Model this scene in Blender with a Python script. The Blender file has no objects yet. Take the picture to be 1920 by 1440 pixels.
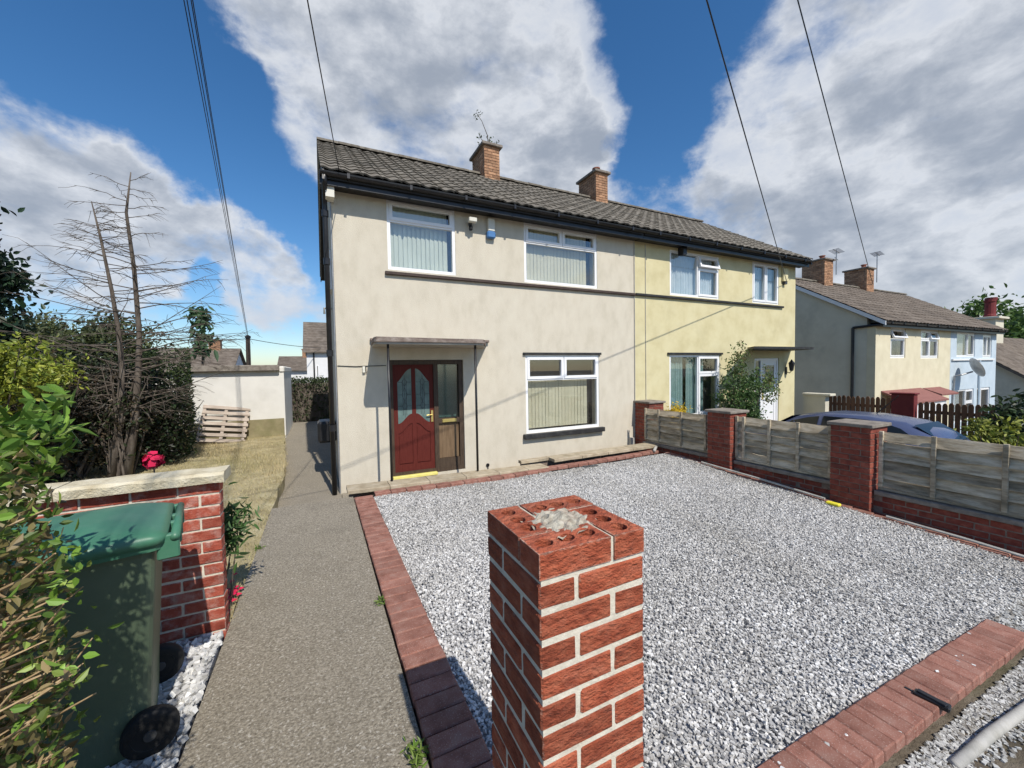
import bpy, math, random
import numpy as np
from math import radians as rad, sin, cos, pi
from mathutils import Vector, Matrix, Euler
random.seed(7); RNG = np.random.default_rng(11)
SC = bpy.context.scene; COL = SC.collection

# ------------------------------------------------------------------ camera
# x runs along the house front, y away from the street, z up; eye level is z = 0
yaw, pit, rol = rad(25.998), rad(2.1745), rad(-0.98636)
Fw = Vector((sin(yaw)*cos(pit), cos(yaw)*cos(pit), -sin(pit)))
Rt = Vector((cos(yaw), -sin(yaw), 0)); Up = Rt.cross(Fw)
R2 = Rt*cos(rol)+Up*sin(rol); U2 = Up*cos(rol)-Rt*sin(rol)
cd = bpy.data.cameras.new('camera'); cam = bpy.data.objects.new('camera', cd); COL.objects.link(cam)
cd.sensor_width = 36; cd.lens = 36*740.26/1920; cd.clip_start = .05; cd.clip_end = 3000
cam.matrix_world = Matrix(((R2.x, U2.x, -Fw.x, 0), (R2.y, U2.y, -Fw.y, 0), (R2.z, U2.z, -Fw.z, 0), (0, 0, 0, 1)))
SC.camera = cam

# ------------------------------------------------------------------ world
SUN = Vector((.10, -1, 1.14)).normalized()
elev = math.asin(SUN.z); azim = math.atan2(SUN.x, SUN.y)
W = bpy.data.worlds.new('World'); SC.world = W; W.use_nodes = True
nt = W.node_tree; N = nt.nodes; L = nt.links; N.clear()
out = N.new('ShaderNodeOutputWorld')
sky = N.new('ShaderNodeTexSky'); sky.sky_type = 'NISHITA'; sky.sun_disc = False
sky.sun_elevation = elev; sky.sun_rotation = azim; sky.air_density = 1.0; sky.dust_density = .5; sky.ozone_density = 4.0
bg = N.new('ShaderNodeBackground'); bg.inputs[1].default_value = .135
hs = N.new('ShaderNodeHueSaturation'); hs.inputs['Saturation'].default_value = 1.24
L.new(sky.outputs[0], hs.inputs['Color']); L.new(hs.outputs[0], bg.inputs[0])
tc = N.new('ShaderNodeTexCoord')
def math_n(op, a, b=None, c=None, clamp=False):
    n = N.new('ShaderNodeMath'); n.operation = op; n.use_clamp = clamp
    for i, v in enumerate((a, b, c)):
        if v is None: continue
        if isinstance(v, (int, float)): n.inputs[i].default_value = v
        else: L.new(v, n.inputs[i])
    return n.outputs[0]
def vmath(op, a, b=None, s=None):
    n = N.new('ShaderNodeVectorMath'); n.operation = op
    for i, v in enumerate((a, b)):
        if v is None: continue
        if isinstance(v, tuple): n.inputs[i].default_value = v
        else: L.new(v, n.inputs[i])
    if s is not None: n.inputs['Scale'].default_value = s
    return n
D = vmath('NORMALIZE', tc.outputs['Generated']).outputs[0]
sep = N.new('ShaderNodeSeparateXYZ'); L.new(D, sep.inputs[0])
zz = math_n('ADD', math_n('MAXIMUM', sep.outputs[2], 0.0), .16)
cmb = N.new('ShaderNodeCombineXYZ')
L.new(math_n('DIVIDE', sep.outputs[0], zz), cmb.inputs[0]); L.new(math_n('DIVIDE', sep.outputs[1], zz), cmb.inputs[1])
def wnoise(vec, scale, det, rough=.55, dist=0, off=(0, 0, 0)):
    n = N.new('ShaderNodeTexNoise'); n.inputs['Scale'].default_value = scale; n.inputs['Detail'].default_value = det
    n.inputs['Roughness'].default_value = rough; n.inputs['Distortion'].default_value = dist
    L.new(vmath('ADD', vec, off).outputs[0], n.inputs['Vector']); return n.outputs[0]
DS = vmath('MULTIPLY', D, (1, 1, 1.7)).outputs[0]
n1 = wnoise(DS, 2.6, 8, .55, .15, (3.1, 7.7, 0))
n2 = wnoise(DS, 7.5, 10, .60, .25, (1.7, 2.2, 4))
n3 = wnoise(DS, 4.2, 6, .55, .2, (9.1, 1.2, 2.25))
# weather: where the banks of cloud stand in this sky and where it is open (unit direction, angular reach, weight)
BANKS = [((-.124,.814,.567),13,.30),((.038,.82,.571),14,.32),((.259,.774,.578),17,.34),((.438,.662,.608),12,.26),((.117,.883,.454),11,.22),
 ((.337,.836,.432),16,.34),((.528,.74,.416),9,.20),((.787,.372,.492),15,.30),((.875,.276,.398),17,.34),((.904,.351,.246),16,.32),
 ((.756,.555,.347),11,.24),((.953,.237,.19),13,.26),((-.384,.871,.307),10,.34),((-.344,.9,.267),10,.36),((-.25,.93,.255),8,.38),((-.30,.90,.30),7,.2),((-.13,.949,.285),5,.36),((-.10,.965,.235),5,.2),
 ((-.093,.977,.19),5,.34),((-.05,.986,.14),6,.36),((-.13,.98,.13),4,.25),((-.16,.975,.10),9,-.22),((-.20,.955,.20),4,-.22),((-.02,.955,.30),7,-.3),
 ((-.225,.865,.449),12,-.40),((.616,.565,.548),10,-.34),((-.10,.90,.40),9,-.34),((-.35,.80,.48),14,-.36),((.62,.60,.47),7,-.25)]
acc = None
wob = vmath('ADD', D, vmath('SCALE', vmath('SUBTRACT', (lambda n: n)(N.new('ShaderNodeTexNoise')).outputs['Color'], (.5, .5, .5)).outputs[0], s=.22).outputs[0])
for n in N:
    if n.bl_idname == 'ShaderNodeTexNoise' and not n.inputs['Vector'].is_linked:
        n.inputs['Scale'].default_value = 4.5; n.inputs['Detail'].default_value = 8; n.inputs['Roughness'].default_value = .6; L.new(D, n.inputs['Vector'])
WD = vmath('NORMALIZE', wob.outputs[0]).outputs[0]
for c, r, w in BANKS:
    dt = vmath('DOT_PRODUCT', WD, tuple(Vector(c).normalized())).outputs['Value']
    mr = N.new('ShaderNodeMapRange'); mr.interpolation_type = 'SMOOTHSTEP'
    mr.inputs[1].default_value = cos(rad(r*1.3)); mr.inputs[2].default_value = cos(rad(r*.1)); mr.inputs[3].default_value = 0; mr.inputs[4].default_value = w*.78
    L.new(dt, mr.inputs[0])
    acc = mr.outputs[0] if acc is None else math_n('ADD', acc, mr.outputs[0])
acc = math_n('MINIMUM', acc, .34)
n4 = wnoise(DS, 19, 9, .62, .2, (5.7, .2, 1))
cov = math_n('ADD', math_n('ADD', math_n('ADD', math_n('MULTIPLY', n1, .62), math_n('MULTIPLY', n2, .56)), math_n('MULTIPLY', math_n('SUBTRACT', n4, .5), .22)), math_n('SUBTRACT', math_n('MULTIPLY', acc, .92), .045))
DU = vmath('ADD', DS, (.004, -.03, .075)).outputs[0]
relief = math_n('ADD', math_n('MULTIPLY', math_n('SUBTRACT', n1, wnoise(DU, 2.6, 8, .55, .15, (3.1, 7.7, 0))), 1.6), math_n('MULTIPLY', math_n('SUBTRACT', n2, wnoise(DU, 7.5, 10, .60, .25, (1.7, 2.2, 4))), .75))
den = N.new('ShaderNodeMapRange'); den.interpolation_type = 'SMOOTHSTEP'; den.inputs[1].default_value = .565; den.inputs[2].default_value = .86
L.new(cov, den.inputs[0])
thick = N.new('ShaderNodeMapRange'); thick.interpolation_type = 'SMOOTHSTEP'; thick.inputs[1].default_value = .62; thick.inputs[2].default_value = 1.08
L.new(math_n('SUBTRACT', math_n('ADD', cov, math_n('MULTIPLY', math_n('SUBTRACT', n3, .5), .30)), math_n('MULTIPLY', relief, .75)), thick.inputs[0])
cr = N.new('ShaderNodeValToRGB'); cr.color_ramp.elements[0].color = (.62, .67, .76, 1); cr.color_ramp.elements[1].color = (.36, .405, .48, 1)
e = cr.color_ramp.elements.new(.38); e.color = (.74, .77, .82, 1)
L.new(thick.outputs[0], cr.inputs[0])
bgc = N.new('ShaderNodeBackground'); bgc.inputs[1].default_value = 1.0; L.new(cr.outputs[0], bgc.inputs[0])
mx = N.new('ShaderNodeMixShader'); L.new(math_n('MULTIPLY', den.outputs[0], .93), mx.inputs[0])
L.new(bg.outputs[0], mx.inputs[1]); L.new(bgc.outputs[0], mx.inputs[2]); L.new(mx.outputs[0], out.inputs[0])

# ------------------------------------------------------------------ sun, exposure
sd = bpy.data.lights.new('sun', 'SUN'); sd.energy = 4.9; sd.angle = rad(.5); sd.color = (1, .945, .86)
so = bpy.data.objects.new('sun', sd); COL.objects.link(so); so.location = (3, -20, 24)
so.rotation_euler = (-SUN).to_track_quat('-Z', 'Y').to_euler()
vs = SC.view_settings; vs.view_transform = 'Standard'; vs.look = 'None'; vs.gamma = 1; vs.use_curve_mapping = False; vs.exposure = 0
SC.cycles.max_bounces = 6; SC.cycles.transparent_max_bounces = 12

# ------------------------------------------------------------------ materials
def M(name, cols, scale=6, rough=.85, bump=0, bscale=60, rnd=0, detail=6, spec=.3, metal=0, stops=None, stain=None, stscale=1.2, squash=None, bd=.004, speck=None, spscale=150, edge=None):
    m = bpy.data.materials.new(name); m.use_nodes = True; t = m.node_tree; n = t.nodes; l = t.links
    b = n['Principled BSDF']; b.inputs['Roughness'].default_value = rough; b.inputs['Metallic'].default_value = metal
    b.inputs['Specular IOR Level'].default_value = spec
    c = n.new('ShaderNodeTexCoord'); src = c.outputs['Object']
    if squash:
        mp = n.new('ShaderNodeMapping'); mp.inputs['Scale'].default_value = squash; l.new(src, mp.inputs[0]); src = mp.outputs[0]
    oi = n.new('ShaderNodeObjectInfo')
    if rnd:
        ad = n.new('ShaderNodeVectorMath'); ad.operation = 'ADD'; sc = n.new('ShaderNodeVectorMath'); sc.operation = 'SCALE'
        cx = n.new('ShaderNodeCombineXYZ'); l.new(oi.outputs['Random'], cx.inputs[0]); l.new(oi.outputs['Random'], cx.inputs[1])
        l.new(cx.outputs[0], sc.inputs[0]); sc.inputs['Scale'].default_value = 37; l.new(src, ad.inputs[0]); l.new(sc.outputs[0], ad.inputs[1]); src = ad.outputs[0]
    def nz(s, d=detail, r=.6):
        x = n.new('ShaderNodeTexNoise'); x.inputs['Scale'].default_value = s; x.inputs['Detail'].default_value = d; x.inputs['Roughness'].default_value = r
        l.new(src, x.inputs['Vector']); return x.outputs[0]
    rp = n.new('ShaderNodeValToRGB'); el = rp.color_ramp.elements
    k = len(cols); st = stops or [.32+.36*i/(k-1) for i in range(k)]
    while len(el) < k: el.new(.5)
    for i in range(k): el[i].position = st[i]; el[i].color = (*cols[i], 1)
    l.new(nz(scale), rp.inputs[0]); col = rp.outputs[0]
    def mixc(a, bcol, fac, mode='MIX'):
        x = n.new('ShaderNodeMix'); x.data_type = 'RGBA'; x.blend_type = mode
        if isinstance(fac, float): x.inputs[0].default_value = fac
        else: l.new(fac, x.inputs[0])
        l.new(a, x.inputs[6])
        if isinstance(bcol, tuple): x.inputs[7].default_value = (*bcol, 1)
        else: l.new(bcol, x.inputs[7])
        return x.outputs[2]
    if stain:
        s = n.new('ShaderNodeMapRange'); s.inputs[1].default_value = .5; s.inputs[2].default_value = .72; s.inputs[4].default_value = stain[3]
        l.new(nz(stscale, 9, .68), s.inputs[0]); col = mixc(col, tuple(stain[:3]), s.outputs[0])
    if speck:
        s = n.new('ShaderNodeMapRange'); s.inputs[1].default_value = .60; s.inputs[2].default_value = .68; s.inputs[4].default_value = speck[3]
        l.new(nz(spscale, 2, .5), s.inputs[0]); col = mixc(col, tuple(speck[:3]), s.outputs[0])
    if edge:
        sx = n.new('ShaderNodeSeparateXYZ'); l.new(c.outputs['Object'], sx.inputs[0])
        def mth(op, a, b_):
            q = n.new('ShaderNodeMath'); q.operation = op
            for i_, v_ in enumerate((a, b_)):
                if isinstance(v_, float): q.inputs[i_].default_value = v_
                else: l.new(v_, q.inputs[i_])
            return q.outputs[0]
        dx = mth('SUBTRACT', .1075, mth('ABSOLUTE', sx.outputs[0], 0.0)); dz = mth('SUBTRACT', .0325, mth('ABSOLUTE', mth('SUBTRACT', sx.outputs[2], .0325), 0.0))
        dy = mth('SUBTRACT', .05125, mth('ABSOLUTE', sx.outputs[1], 0.0)); med = mth('MAXIMUM', mth('MINIMUM', dx, dz), mth('MINIMUM', mth('MAXIMUM', dx, dz), dy))
        dd = mth('ADD', med, mth('MULTIPLY', mth('SUBTRACT', nz(45, 6, .7), .5), .022))
        er = n.new('ShaderNodeMapRange'); er.inputs[1].default_value = -.004; er.inputs[2].default_value = .004; er.inputs[3].default_value = edge[3]; er.inputs[4].default_value = 0
        l.new(dd, er.inputs[0]); col = mixc(col, tuple(edge[:3]), er.outputs[0])
    if rnd:
        h = n.new('ShaderNodeHueSaturation'); r2 = n.new('ShaderNodeMapRange'); r2.inputs[3].default_value = 1-rnd; r2.inputs[4].default_value = 1+rnd
        l.new(oi.outputs['Random'], r2.inputs[0]); l.new(r2.outputs[0], h.inputs['Value']); l.new(col, h.inputs['Color']); col = h.outputs[0]
    l.new(col, b.inputs['Base Color'])
    if bump:
        bp = n.new('ShaderNodeBump'); bp.inputs['Strength'].default_value = bump; bp.inputs['Distance'].default_value = bd
        l.new(nz(bscale, 5, .65), bp.inputs['Height']); l.new(bp.outputs[0], b.inputs['Normal'])
    return m
def attr_mat(name, rough=.85, trans=0, spec=.25):
    m = bpy.data.materials.new(name); m.use_nodes = True; t = m.node_tree; n = t.nodes; l = t.links
    b = n['Principled BSDF']; b.inputs['Roughness'].default_value = rough; b.inputs['Specular IOR Level'].default_value = spec
    a = n.new('ShaderNodeAttribute'); a.attribute_name = 'tint'; l.new(a.outputs['Color'], b.inputs['Base Color'])
    if trans:
        tr = n.new('ShaderNodeBsdfTranslucent'); l.new(a.outputs['Color'], tr.inputs[0]); mxs = n.new('ShaderNodeMixShader'); mxs.inputs[0].default_value = trans
        l.new(b.outputs[0], mxs.inputs[1]); l.new(tr.outputs[0], mxs.inputs[2]); l.new(mxs.outputs[0], n['Material Output'].inputs[0])
    return m
def glass_mat(name, tint=(.95, .96, .95), gain=1.5, rough=.015):
    m = bpy.data.materials.new(name); m.use_nodes = True; t = m.node_tree; n = t.nodes; l = t.links
    n.remove(n['Principled BSDF']); tr = n.new('ShaderNodeBsdfTransparent'); tr.inputs[0].default_value = (*tint, 1)
    gl = n.new('ShaderNodeBsdfGlossy'); gl.inputs['Roughness'].default_value = rough
    fr0 = n.new('ShaderNodeLayerWeight'); fr0.inputs[0].default_value = .5; fr = n.new('ShaderNodeMath'); fr.operation = 'POWER'; l.new(fr0.outputs['Facing'], fr.inputs[0]); fr.inputs[1].default_value = 3.0
    bpn = n.new('ShaderNodeBump'); bpn.inputs['Strength'].default_value = .05; nz = n.new('ShaderNodeTexNoise'); nz.inputs['Scale'].default_value = 2.2
    c = n.new('ShaderNodeTexCoord'); l.new(c.outputs['Object'], nz.inputs['Vector']); l.new(nz.outputs[0], bpn.inputs['Height']); l.new(bpn.outputs[0], gl.inputs['Normal'])
    mu = n.new('ShaderNodeMath'); mu.operation = 'MULTIPLY_ADD'; mu.inputs[1].default_value = gain*.3; mu.inputs[2].default_value = .12; l.new(fr.outputs[0], mu.inputs[0])
    ms = n.new('ShaderNodeMixShader'); l.new(mu.outputs[0], ms.inputs[0]); l.new(tr.outputs[0], ms.inputs[1]); l.new(gl.outputs[0], ms.inputs[2])
    l.new(ms.outputs[0], n['Material Output'].inputs[0]); return m
m_cream = M('cream_render', [(.535,.485,.385),(.585,.532,.43),(.61,.56,.455)], 3.5, .93, .8, 60, stain=(.46,.415,.33,.22), stscale=3.2, bd=.009, squash=(1.5,1,.8))
m_yellow = M('yellow_render', [(.53,.465,.265),(.60,.535,.32),(.64,.58,.36)], 2.0, .93, .5, 75, stain=(.46,.42,.27,.28), stscale=1.5, bd=.006)
m_blue = M('pale_blue_render', [(.44,.52,.58),(.52,.60,.66)], 2.5, .93, .4, 70, stain=(.42,.48,.53,.3))
m_white = M('white_render', [(.64,.62,.57),(.72,.70,.65)], 1.8, .93, .4, 60, stain=(.48,.46,.41,.35), stscale=1.1, bd=.006)
m_upvc = M('white_upvc', [(.78,.78,.78),(.84,.84,.84)], 3, .32, spec=.5)
m_black = M('black_plastic', [(.008,.008,.010),(.018,.018,.020)], 8, .38, spec=.45, stain=(.05,.05,.05,.25), stscale=5)
m_tile = M('concrete_tile', [(.088,.076,.060),(.138,.121,.096),(.195,.174,.142)], 9, .93, .5, 90, rnd=.20, stain=(.30,.29,.25,.40), stscale=7, bd=.004)
m_deck = M('roof_felt', [(.03,.03,.03),(.045,.042,.04)], 8, .95)
m_chim = M('buff_brick', [(.24,.125,.070),(.36,.20,.115),(.45,.27,.16)], 7, .9, .5, 120, rnd=.28)
m_mort = M('mortar', [(.56,.51,.41),(.70,.65,.54)], 30, .95, .8, 140, stain=(.24,.22,.19,.4), stscale=14, bd=.004)
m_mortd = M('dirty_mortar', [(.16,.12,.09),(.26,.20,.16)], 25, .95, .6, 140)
m_brick = M('red_rustic_brick', [(.27,.056,.026),(.41,.100,.048),(.50,.15,.078)], 16, .88, 1.0, 42, rnd=.20, stain=(.46,.24,.17,.30), stscale=12, bd=.030, squash=(1,1,1.8), edge=(.58,.50,.40,.65))
m_brick2 = M('worn_red_brick', [(.235,.045,.026),(.35,.075,.045),(.42,.13,.085)], 14, .88, .8, 90, rnd=.22, stain=(.58,.46,.40,.55), stscale=11, bd=.010, edge=(.62,.56,.47,.8))
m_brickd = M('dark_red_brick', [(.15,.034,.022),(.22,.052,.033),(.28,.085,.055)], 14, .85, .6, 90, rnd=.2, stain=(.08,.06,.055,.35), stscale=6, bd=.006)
m_paver = M('red_paver', [(.185,.080,.058),(.265,.120,.088),(.33,.175,.135)], 12, .92, .5, 150, rnd=.15, stain=(.16,.10,.08,.45), stscale=6, bd=.004, speck=(.5,.40,.34,.5))
m_conc = M('old_concrete', [(.145,.124,.092),(.25,.218,.166),(.37,.33,.26)], 75, .95, 1.0, 90, stain=(.15,.13,.098,.42), stscale=2.2, bd=.010, speck=(.50,.46,.39,.75), spscale=70, detail=3)
m_flag = M('sandstone_flag', [(.31,.25,.17),(.40,.335,.235),(.47,.405,.30)], 7, .93, .7, 110, rnd=.12, stain=(.20,.165,.12,.45), stscale=4)
m_cope = M('pale_coping', [(.48,.41,.27),(.62,.55,.39),(.70,.64,.49)], 9, .95, 1.0, 60, stain=(.36,.28,.16,.5), stscale=7, bd=.012)
m_soil = M('soil', [(.075,.06,.042),(.13,.105,.075),(.2,.17,.13)], 4, .97, .8, 50, stain=(.10,.115,.05,.5), stscale=1.3, bd=.02)
m_bed = M('gravel_bed', [(.20,.20,.21),(.34,.34,.35),(.45,.45,.46)], 45, .95, 1, 90, bd=.01)
m_lawn = M('dry_turf', [(.26,.215,.115),(.38,.32,.185),(.48,.42,.26)], 3.5, .97, .8, 60, stain=(.19,.19,.075,.55), stscale=.9, bd=.02)
m_stone = attr_mat('crushed_stone', .9); m_leaf = attr_mat('leaf', .5, .28, .4); m_grass = attr_mat('straw', .9, .2); m_petal = attr_mat('petal', .6, .3)
m_bark = M('bark', [(.055,.042,.034),(.105,.085,.068),(.17,.145,.12)], 12, .95, .8, 50, bd=.01, squash=(1,1,.25))
m_twig = M('cut_twig', [(.20,.125,.062),(.37,.255,.135),(.50,.38,.23)], 20, .9, .3, 80)
m_fence = M('weathered_wood', [(.25,.20,.135),(.43,.36,.255),(.56,.49,.37)], 8, .95, .8, 30, rnd=.30, stain=(.060,.060,.038,.8), stscale=2.4, squash=(1,.6,3.0), bd=.006)
m_pick = M('stained_picket', [(.13,.065,.035),(.20,.105,.06)], 7, .9, .5, 40, rnd=.22, squash=(2,2,.4))
m_pallet = M('grey_pallet_wood', [(.29,.235,.19),(.38,.32,.265),(.46,.39,.33)], 6, .95, .6, 40, rnd=.14, squash=(.4,2,2))
m_ddoor = M('red_brown_door', [(.088,.017,.013),(.118,.025,.019)], 14, .55, .25, 60, spec=.12, squash=(5,1,.5))
m_dframe = M('dark_door_frame', [(.045,.030,.020),(.085,.058,.038)], 14, .55, .3, 60, squash=(5,1,.5))
m_oak = M('bare_wood_panel', [(.12,.075,.04),(.21,.14,.08)], 9, .7, .4, 60, squash=(6,1,.4))
m_brass = M('brass', [(.55,.42,.13),(.72,.58,.22)], 5, .35, metal=.7)
m_yel = M('yellow_sill', [(.70,.62,.16),(.78,.70,.25)], 9, .6)
m_dsill = M('dark_brown_sill', [(.045,.030,.025),(.075,.052,.042)], 9, .7)
m_bksill = M('black_sill', [(.018,.018,.019),(.035,.034,.033)], 9, .6, stain=(.10,.10,.095,.4), stscale=6)
m_canopy = M('weathered_canopy', [(.115,.085,.07),(.20,.155,.13),(.33,.28,.245)], 7, .95, .8, 40, stain=(.40,.36,.31,.55), stscale=6, squash=(1,1,2), bd=.012)
m_soff = M('canopy_soffit', [(.34,.32,.28),(.42,.39,.34)], 5, .9)
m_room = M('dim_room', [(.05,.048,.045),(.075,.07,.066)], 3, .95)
m_blind = M('green_vertical_blind', [(.62,.66,.56),(.70,.74,.64)], 3, .8)
m_blindc = M('cream_vertical_blind', [(.66,.62,.46),(.74,.70,.54)], 3, .8)
m_net = M('net_curtain', [(.55,.62,.66),(.70,.75,.78)], 4, .9)
m_teal = M('teal_curtain', [(.25,.38,.38),(.34,.48,.47)], 4, .9)
m_glass = glass_mat('window_glass'); m_obsc = glass_mat('obscure_glass', (.60,.68,.66), 2.2, .12); m_cglass = glass_mat('car_glass', (.28,.32,.33), 3.5)
m_lead = M('leading', [(.03,.03,.035),(.06,.06,.065)], 9, .5, metal=.4)
m_bin = M('bin_green', [(.012,.060,.030),(.016,.075,.038)], 4, .45, .1, 200, spec=.45, stain=(.05,.09,.06,.3), stscale=3)
m_lid = M('bin_lid_green', [(.050,.165,.098),(.062,.19,.118)], 4, .42, .1, 200, spec=.45, stain=(.15,.25,.18,.4), stscale=5)
m_binb = M('bin_body_green', [(.090,.125,.076),(.108,.148,.092)], 3, .5, .12, 200, spec=.4, stain=(.17,.20,.15,.35), stscale=2.5)
m_rub = M('rubber', [(.012,.012,.012),(.022,.022,.022)], 9, .8)
m_hub = M('grey_hub', [(.05,.05,.05),(.08,.08,.08)], 9, .5)
m_car = M('blue_car_paint', [(.058,.072,.135),(.066,.082,.15)], 3, .22, spec=.6, stain=(.10,.12,.2,.2))
m_metal = M('galvanised', [(.30,.31,.32),(.42,.43,.44)], 9, .5, metal=.6)
m_pot = M('terracotta', [(.24,.085,.055),(.31,.12,.08)], 6, .8, rnd=.1)
m_porch = M('red_porch_roof', [(.20,.085,.072),(.26,.115,.10)], 9, .85)
m_lead2 = M('lead_flashing', [(.33,.34,.34),(.46,.46,.45)], 6, .7)
m_alarm = M('cream_box', [(.62,.60,.52),(.68,.66,.58)], 4, .5); m_alb = M('blue_box', [(.06,.16,.36),(.08,.2,.42)], 4, .45)
m_pole = M('creosote_pole', [(.04,.03,.024),(.075,.058,.045)], 9, .9)
m_plast = M('yellow_plastic', [(.75,.66,.03),(.82,.72,.08)], 6, .6)
m_pipe = M('weathered_pipe', [(.33,.32,.29),(.47,.45,.41)], 9, .8, .4, 60, stain=(.18,.17,.13,.5), stscale=6)
m_white2 = M('far_white_wall', [(.68,.68,.67),(.75,.75,.74)], 2, .9)

# ------------------------------------------------------------------ mesh helpers
def tag(o, label=None, cat=None, group=None, kind=None):
    for k, v in (('label', label), ('category', cat), ('group', group), ('kind', kind)):
        if v: o[k] = v
    return o
def wloc(o):
    v = Vector((0, 0, 0))
    while o is not None: v = v+o.location; o = o.parent
    return v
def thing(name, loc, label, cat, group=None):
    o = bpy.data.objects.new(name, None); COL.objects.link(o); o.location = loc; o.empty_display_size = .2
    return tag(o, label, cat, group)
def link(name, me, mat, parent=None, loc=(0, 0, 0), rot=None):
    o = bpy.data.objects.new(name, me); COL.objects.link(o); o.location = loc
    if rot: o.rotation_euler = rot
    if mat and not me.materials: me.materials.append(mat)
    if parent: o.parent = parent
    return o
class MB:
    def __init__(s): s.v = []; s.f = []
    def add(s, v, f):
        k = len(s.v); s.v += [tuple(p) for p in v]; s.f += [tuple(i+k for i in q) for q in f]; return s
    def box(s, x0, x1, y0, y1, z0, z1):
        return s.add([(x0,y0,z0),(x1,y0,z0),(x1,y1,z0),(x0,y1,z0),(x0,y0,z1),(x1,y0,z1),(x1,y1,z1),(x0,y1,z1)],
                     [(0,3,2,1),(4,5,6,7),(0,1,5,4),(1,2,6,5),(2,3,7,6),(3,0,4,7)])
    def cbox(s, x0, x1, y0, y1, z0, z1, b=.004):      # chamfered box
        xs, ys, zs = (x0, x1), (y0, y1), (z0, z1); v = []; idx = {}
        for i in (0, 1):
            for j in (0, 1):
                for k in (0, 1):
                    dx, dy, dz = b*(1-2*i), b*(1-2*j), b*(1-2*k)
                    for a, p in (('x', (xs[i], ys[j]+dy, zs[k]+dz)), ('y', (xs[i]+dx, ys[j], zs[k]+dz)), ('z', (xs[i]+dx, ys[j]+dy, zs[k]))):
                        idx[(i, j, k, a)] = len(v); v.append(p)
        g = lambda i, j, k, a: idx[(i, j, k, a)]; f = []
        for i in (0, 1):
            q = [g(i,0,0,'x'), g(i,1,0,'x'), g(i,1,1,'x'), g(i,0,1,'x')]; f.append(q if i else q[::-1])
            q = [g(0,i,0,'y'), g(1,i,0,'y'), g(1,i,1,'y'), g(0,i,1,'y')]; f.append(q[::-1] if i else q)
            q = [g(0,0,i,'z'), g(1,0,i,'z'), g(1,1,i,'z'), g(0,1,i,'z')]; f.append(q if i else q[::-1])
            for j in (0, 1):
                q = [g(i,j,0,'x'), g(i,j,1,'x'), g(i,j,1,'y'), g(i,j,0,'y')]; f.append(q if (i+j) % 2 else q[::-1])
                q = [g(i,0,j,'x'), g(i,1,j,'x'), g(i,1,j,'z'), g(i,0,j,'z')]; f.append(q[::-1] if (i+j) % 2 else q)
                q = [g(0,i,j,'y'), g(1,i,j,'y'), g(1,i,j,'z'), g(0,i,j,'z')]; f.append(q if (i+j) % 2 else q[::-1])
                for k in (0, 1):
                    q = [g(i,j,k,'x'), g(i,j,k,'y'), g(i,j,k,'z')]; f.append(q if (i+j+k) % 2 else q[::-1])
        return s.add(v, f)
    def ring(s, x0, x1, z0, z1, w, y0, y1):
        s.box(x0, x0+w, y0, y1, z0, z1); s.box(x1-w, x1, y0, y1, z0, z1); s.box(x0+w, x1-w, y0, y1, z0, z0+w); return s.box(x0+w, x1-w, y0, y1, z1-w, z1)
    def tube(s, pts, r, n=8, cap=True):
        pts = [Vector(p) for p in pts]; r = r if isinstance(r, (list, tuple)) else [r]*len(pts); k = len(s.v); a = None
        for i, p in enumerate(pts):
            d = (pts[min(i+1, len(pts)-1)]-pts[max(i-1, 0)]).normalized()
            if a is None: a = d.orthogonal().normalized()
            else: a = (a-d*a.dot(d)).normalized()
            b = d.cross(a)
            for j in range(n):
                t = 2*pi*j/n; s.v.append(tuple(p+(a*cos(t)+b*sin(t))*r[i]))
        for i in range(len(pts)-1):
            for j in range(n):
                s.f.append((k+i*n+j, k+i*n+(j+1) % n, k+(i+1)*n+(j+1) % n, k+(i+1)*n+j))
        if cap: s.f.append(tuple(k+j for j in range(n))[::-1]); s.f.append(tuple(k+(len(pts)-1)*n+j for j in range(n)))
        return s
    def prism(s, poly, axis, a, b):       # poly in the two other axes, extruded from a to b
        n = len(poly); mk = {'x': lambda p, t: (t, p[0], p[1]), 'y': lambda p, t: (p[0], t, p[1]), 'z': lambda p, t: (p[0], p[1], t)}[axis]
        v = [mk(p, a) for p in poly]+[mk(p, b) for p in poly]
        return s.add(v, [tuple(range(n))[::-1], tuple(range(n, 2*n))]+[(i, (i+1) % n, n+(i+1) % n, n+i) for i in range(n)])
    def lathe(s, prof, c, n=20, axis='z'):
        v = []; m = len(prof)
        for r, h in prof:
            for j in range(n):
                t = 2*pi*j/n; p = (r*cos(t), r*sin(t), h)
                if axis == 'y': p = (p[0], p[2], p[1])
                if axis == 'x': p = (p[2], p[0], p[1])
                v.append((c[0]+p[0], c[1]+p[1], c[2]+p[2]))
        return s.add(v, [(i*n+j, i*n+(j+1) % n, (i+1)*n+(j+1) % n, (i+1)*n+j) for i in range(m-1) for j in range(n)]+[tuple(range(n))[::-1], tuple(range((m-1)*n, m*n))])
    def xf(s, mat): s.v = [tuple(mat @ Vector(p)) for p in s.v]; return s
    def mesh(s, name, off=(0, 0, 0), smooth=False):
        me = bpy.data.meshes.new(name); me.from_pydata([(p[0]-off[0], p[1]-off[1], p[2]-off[2]) for p in s.v], [], s.f)
        import bmesh
        bm = bmesh.new(); bm.from_mesh(me); bmesh.ops.recalc_face_normals(bm, faces=bm.faces); bm.to_mesh(me); bm.free()
        if smooth: me.shade_smooth()
        return me
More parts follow.
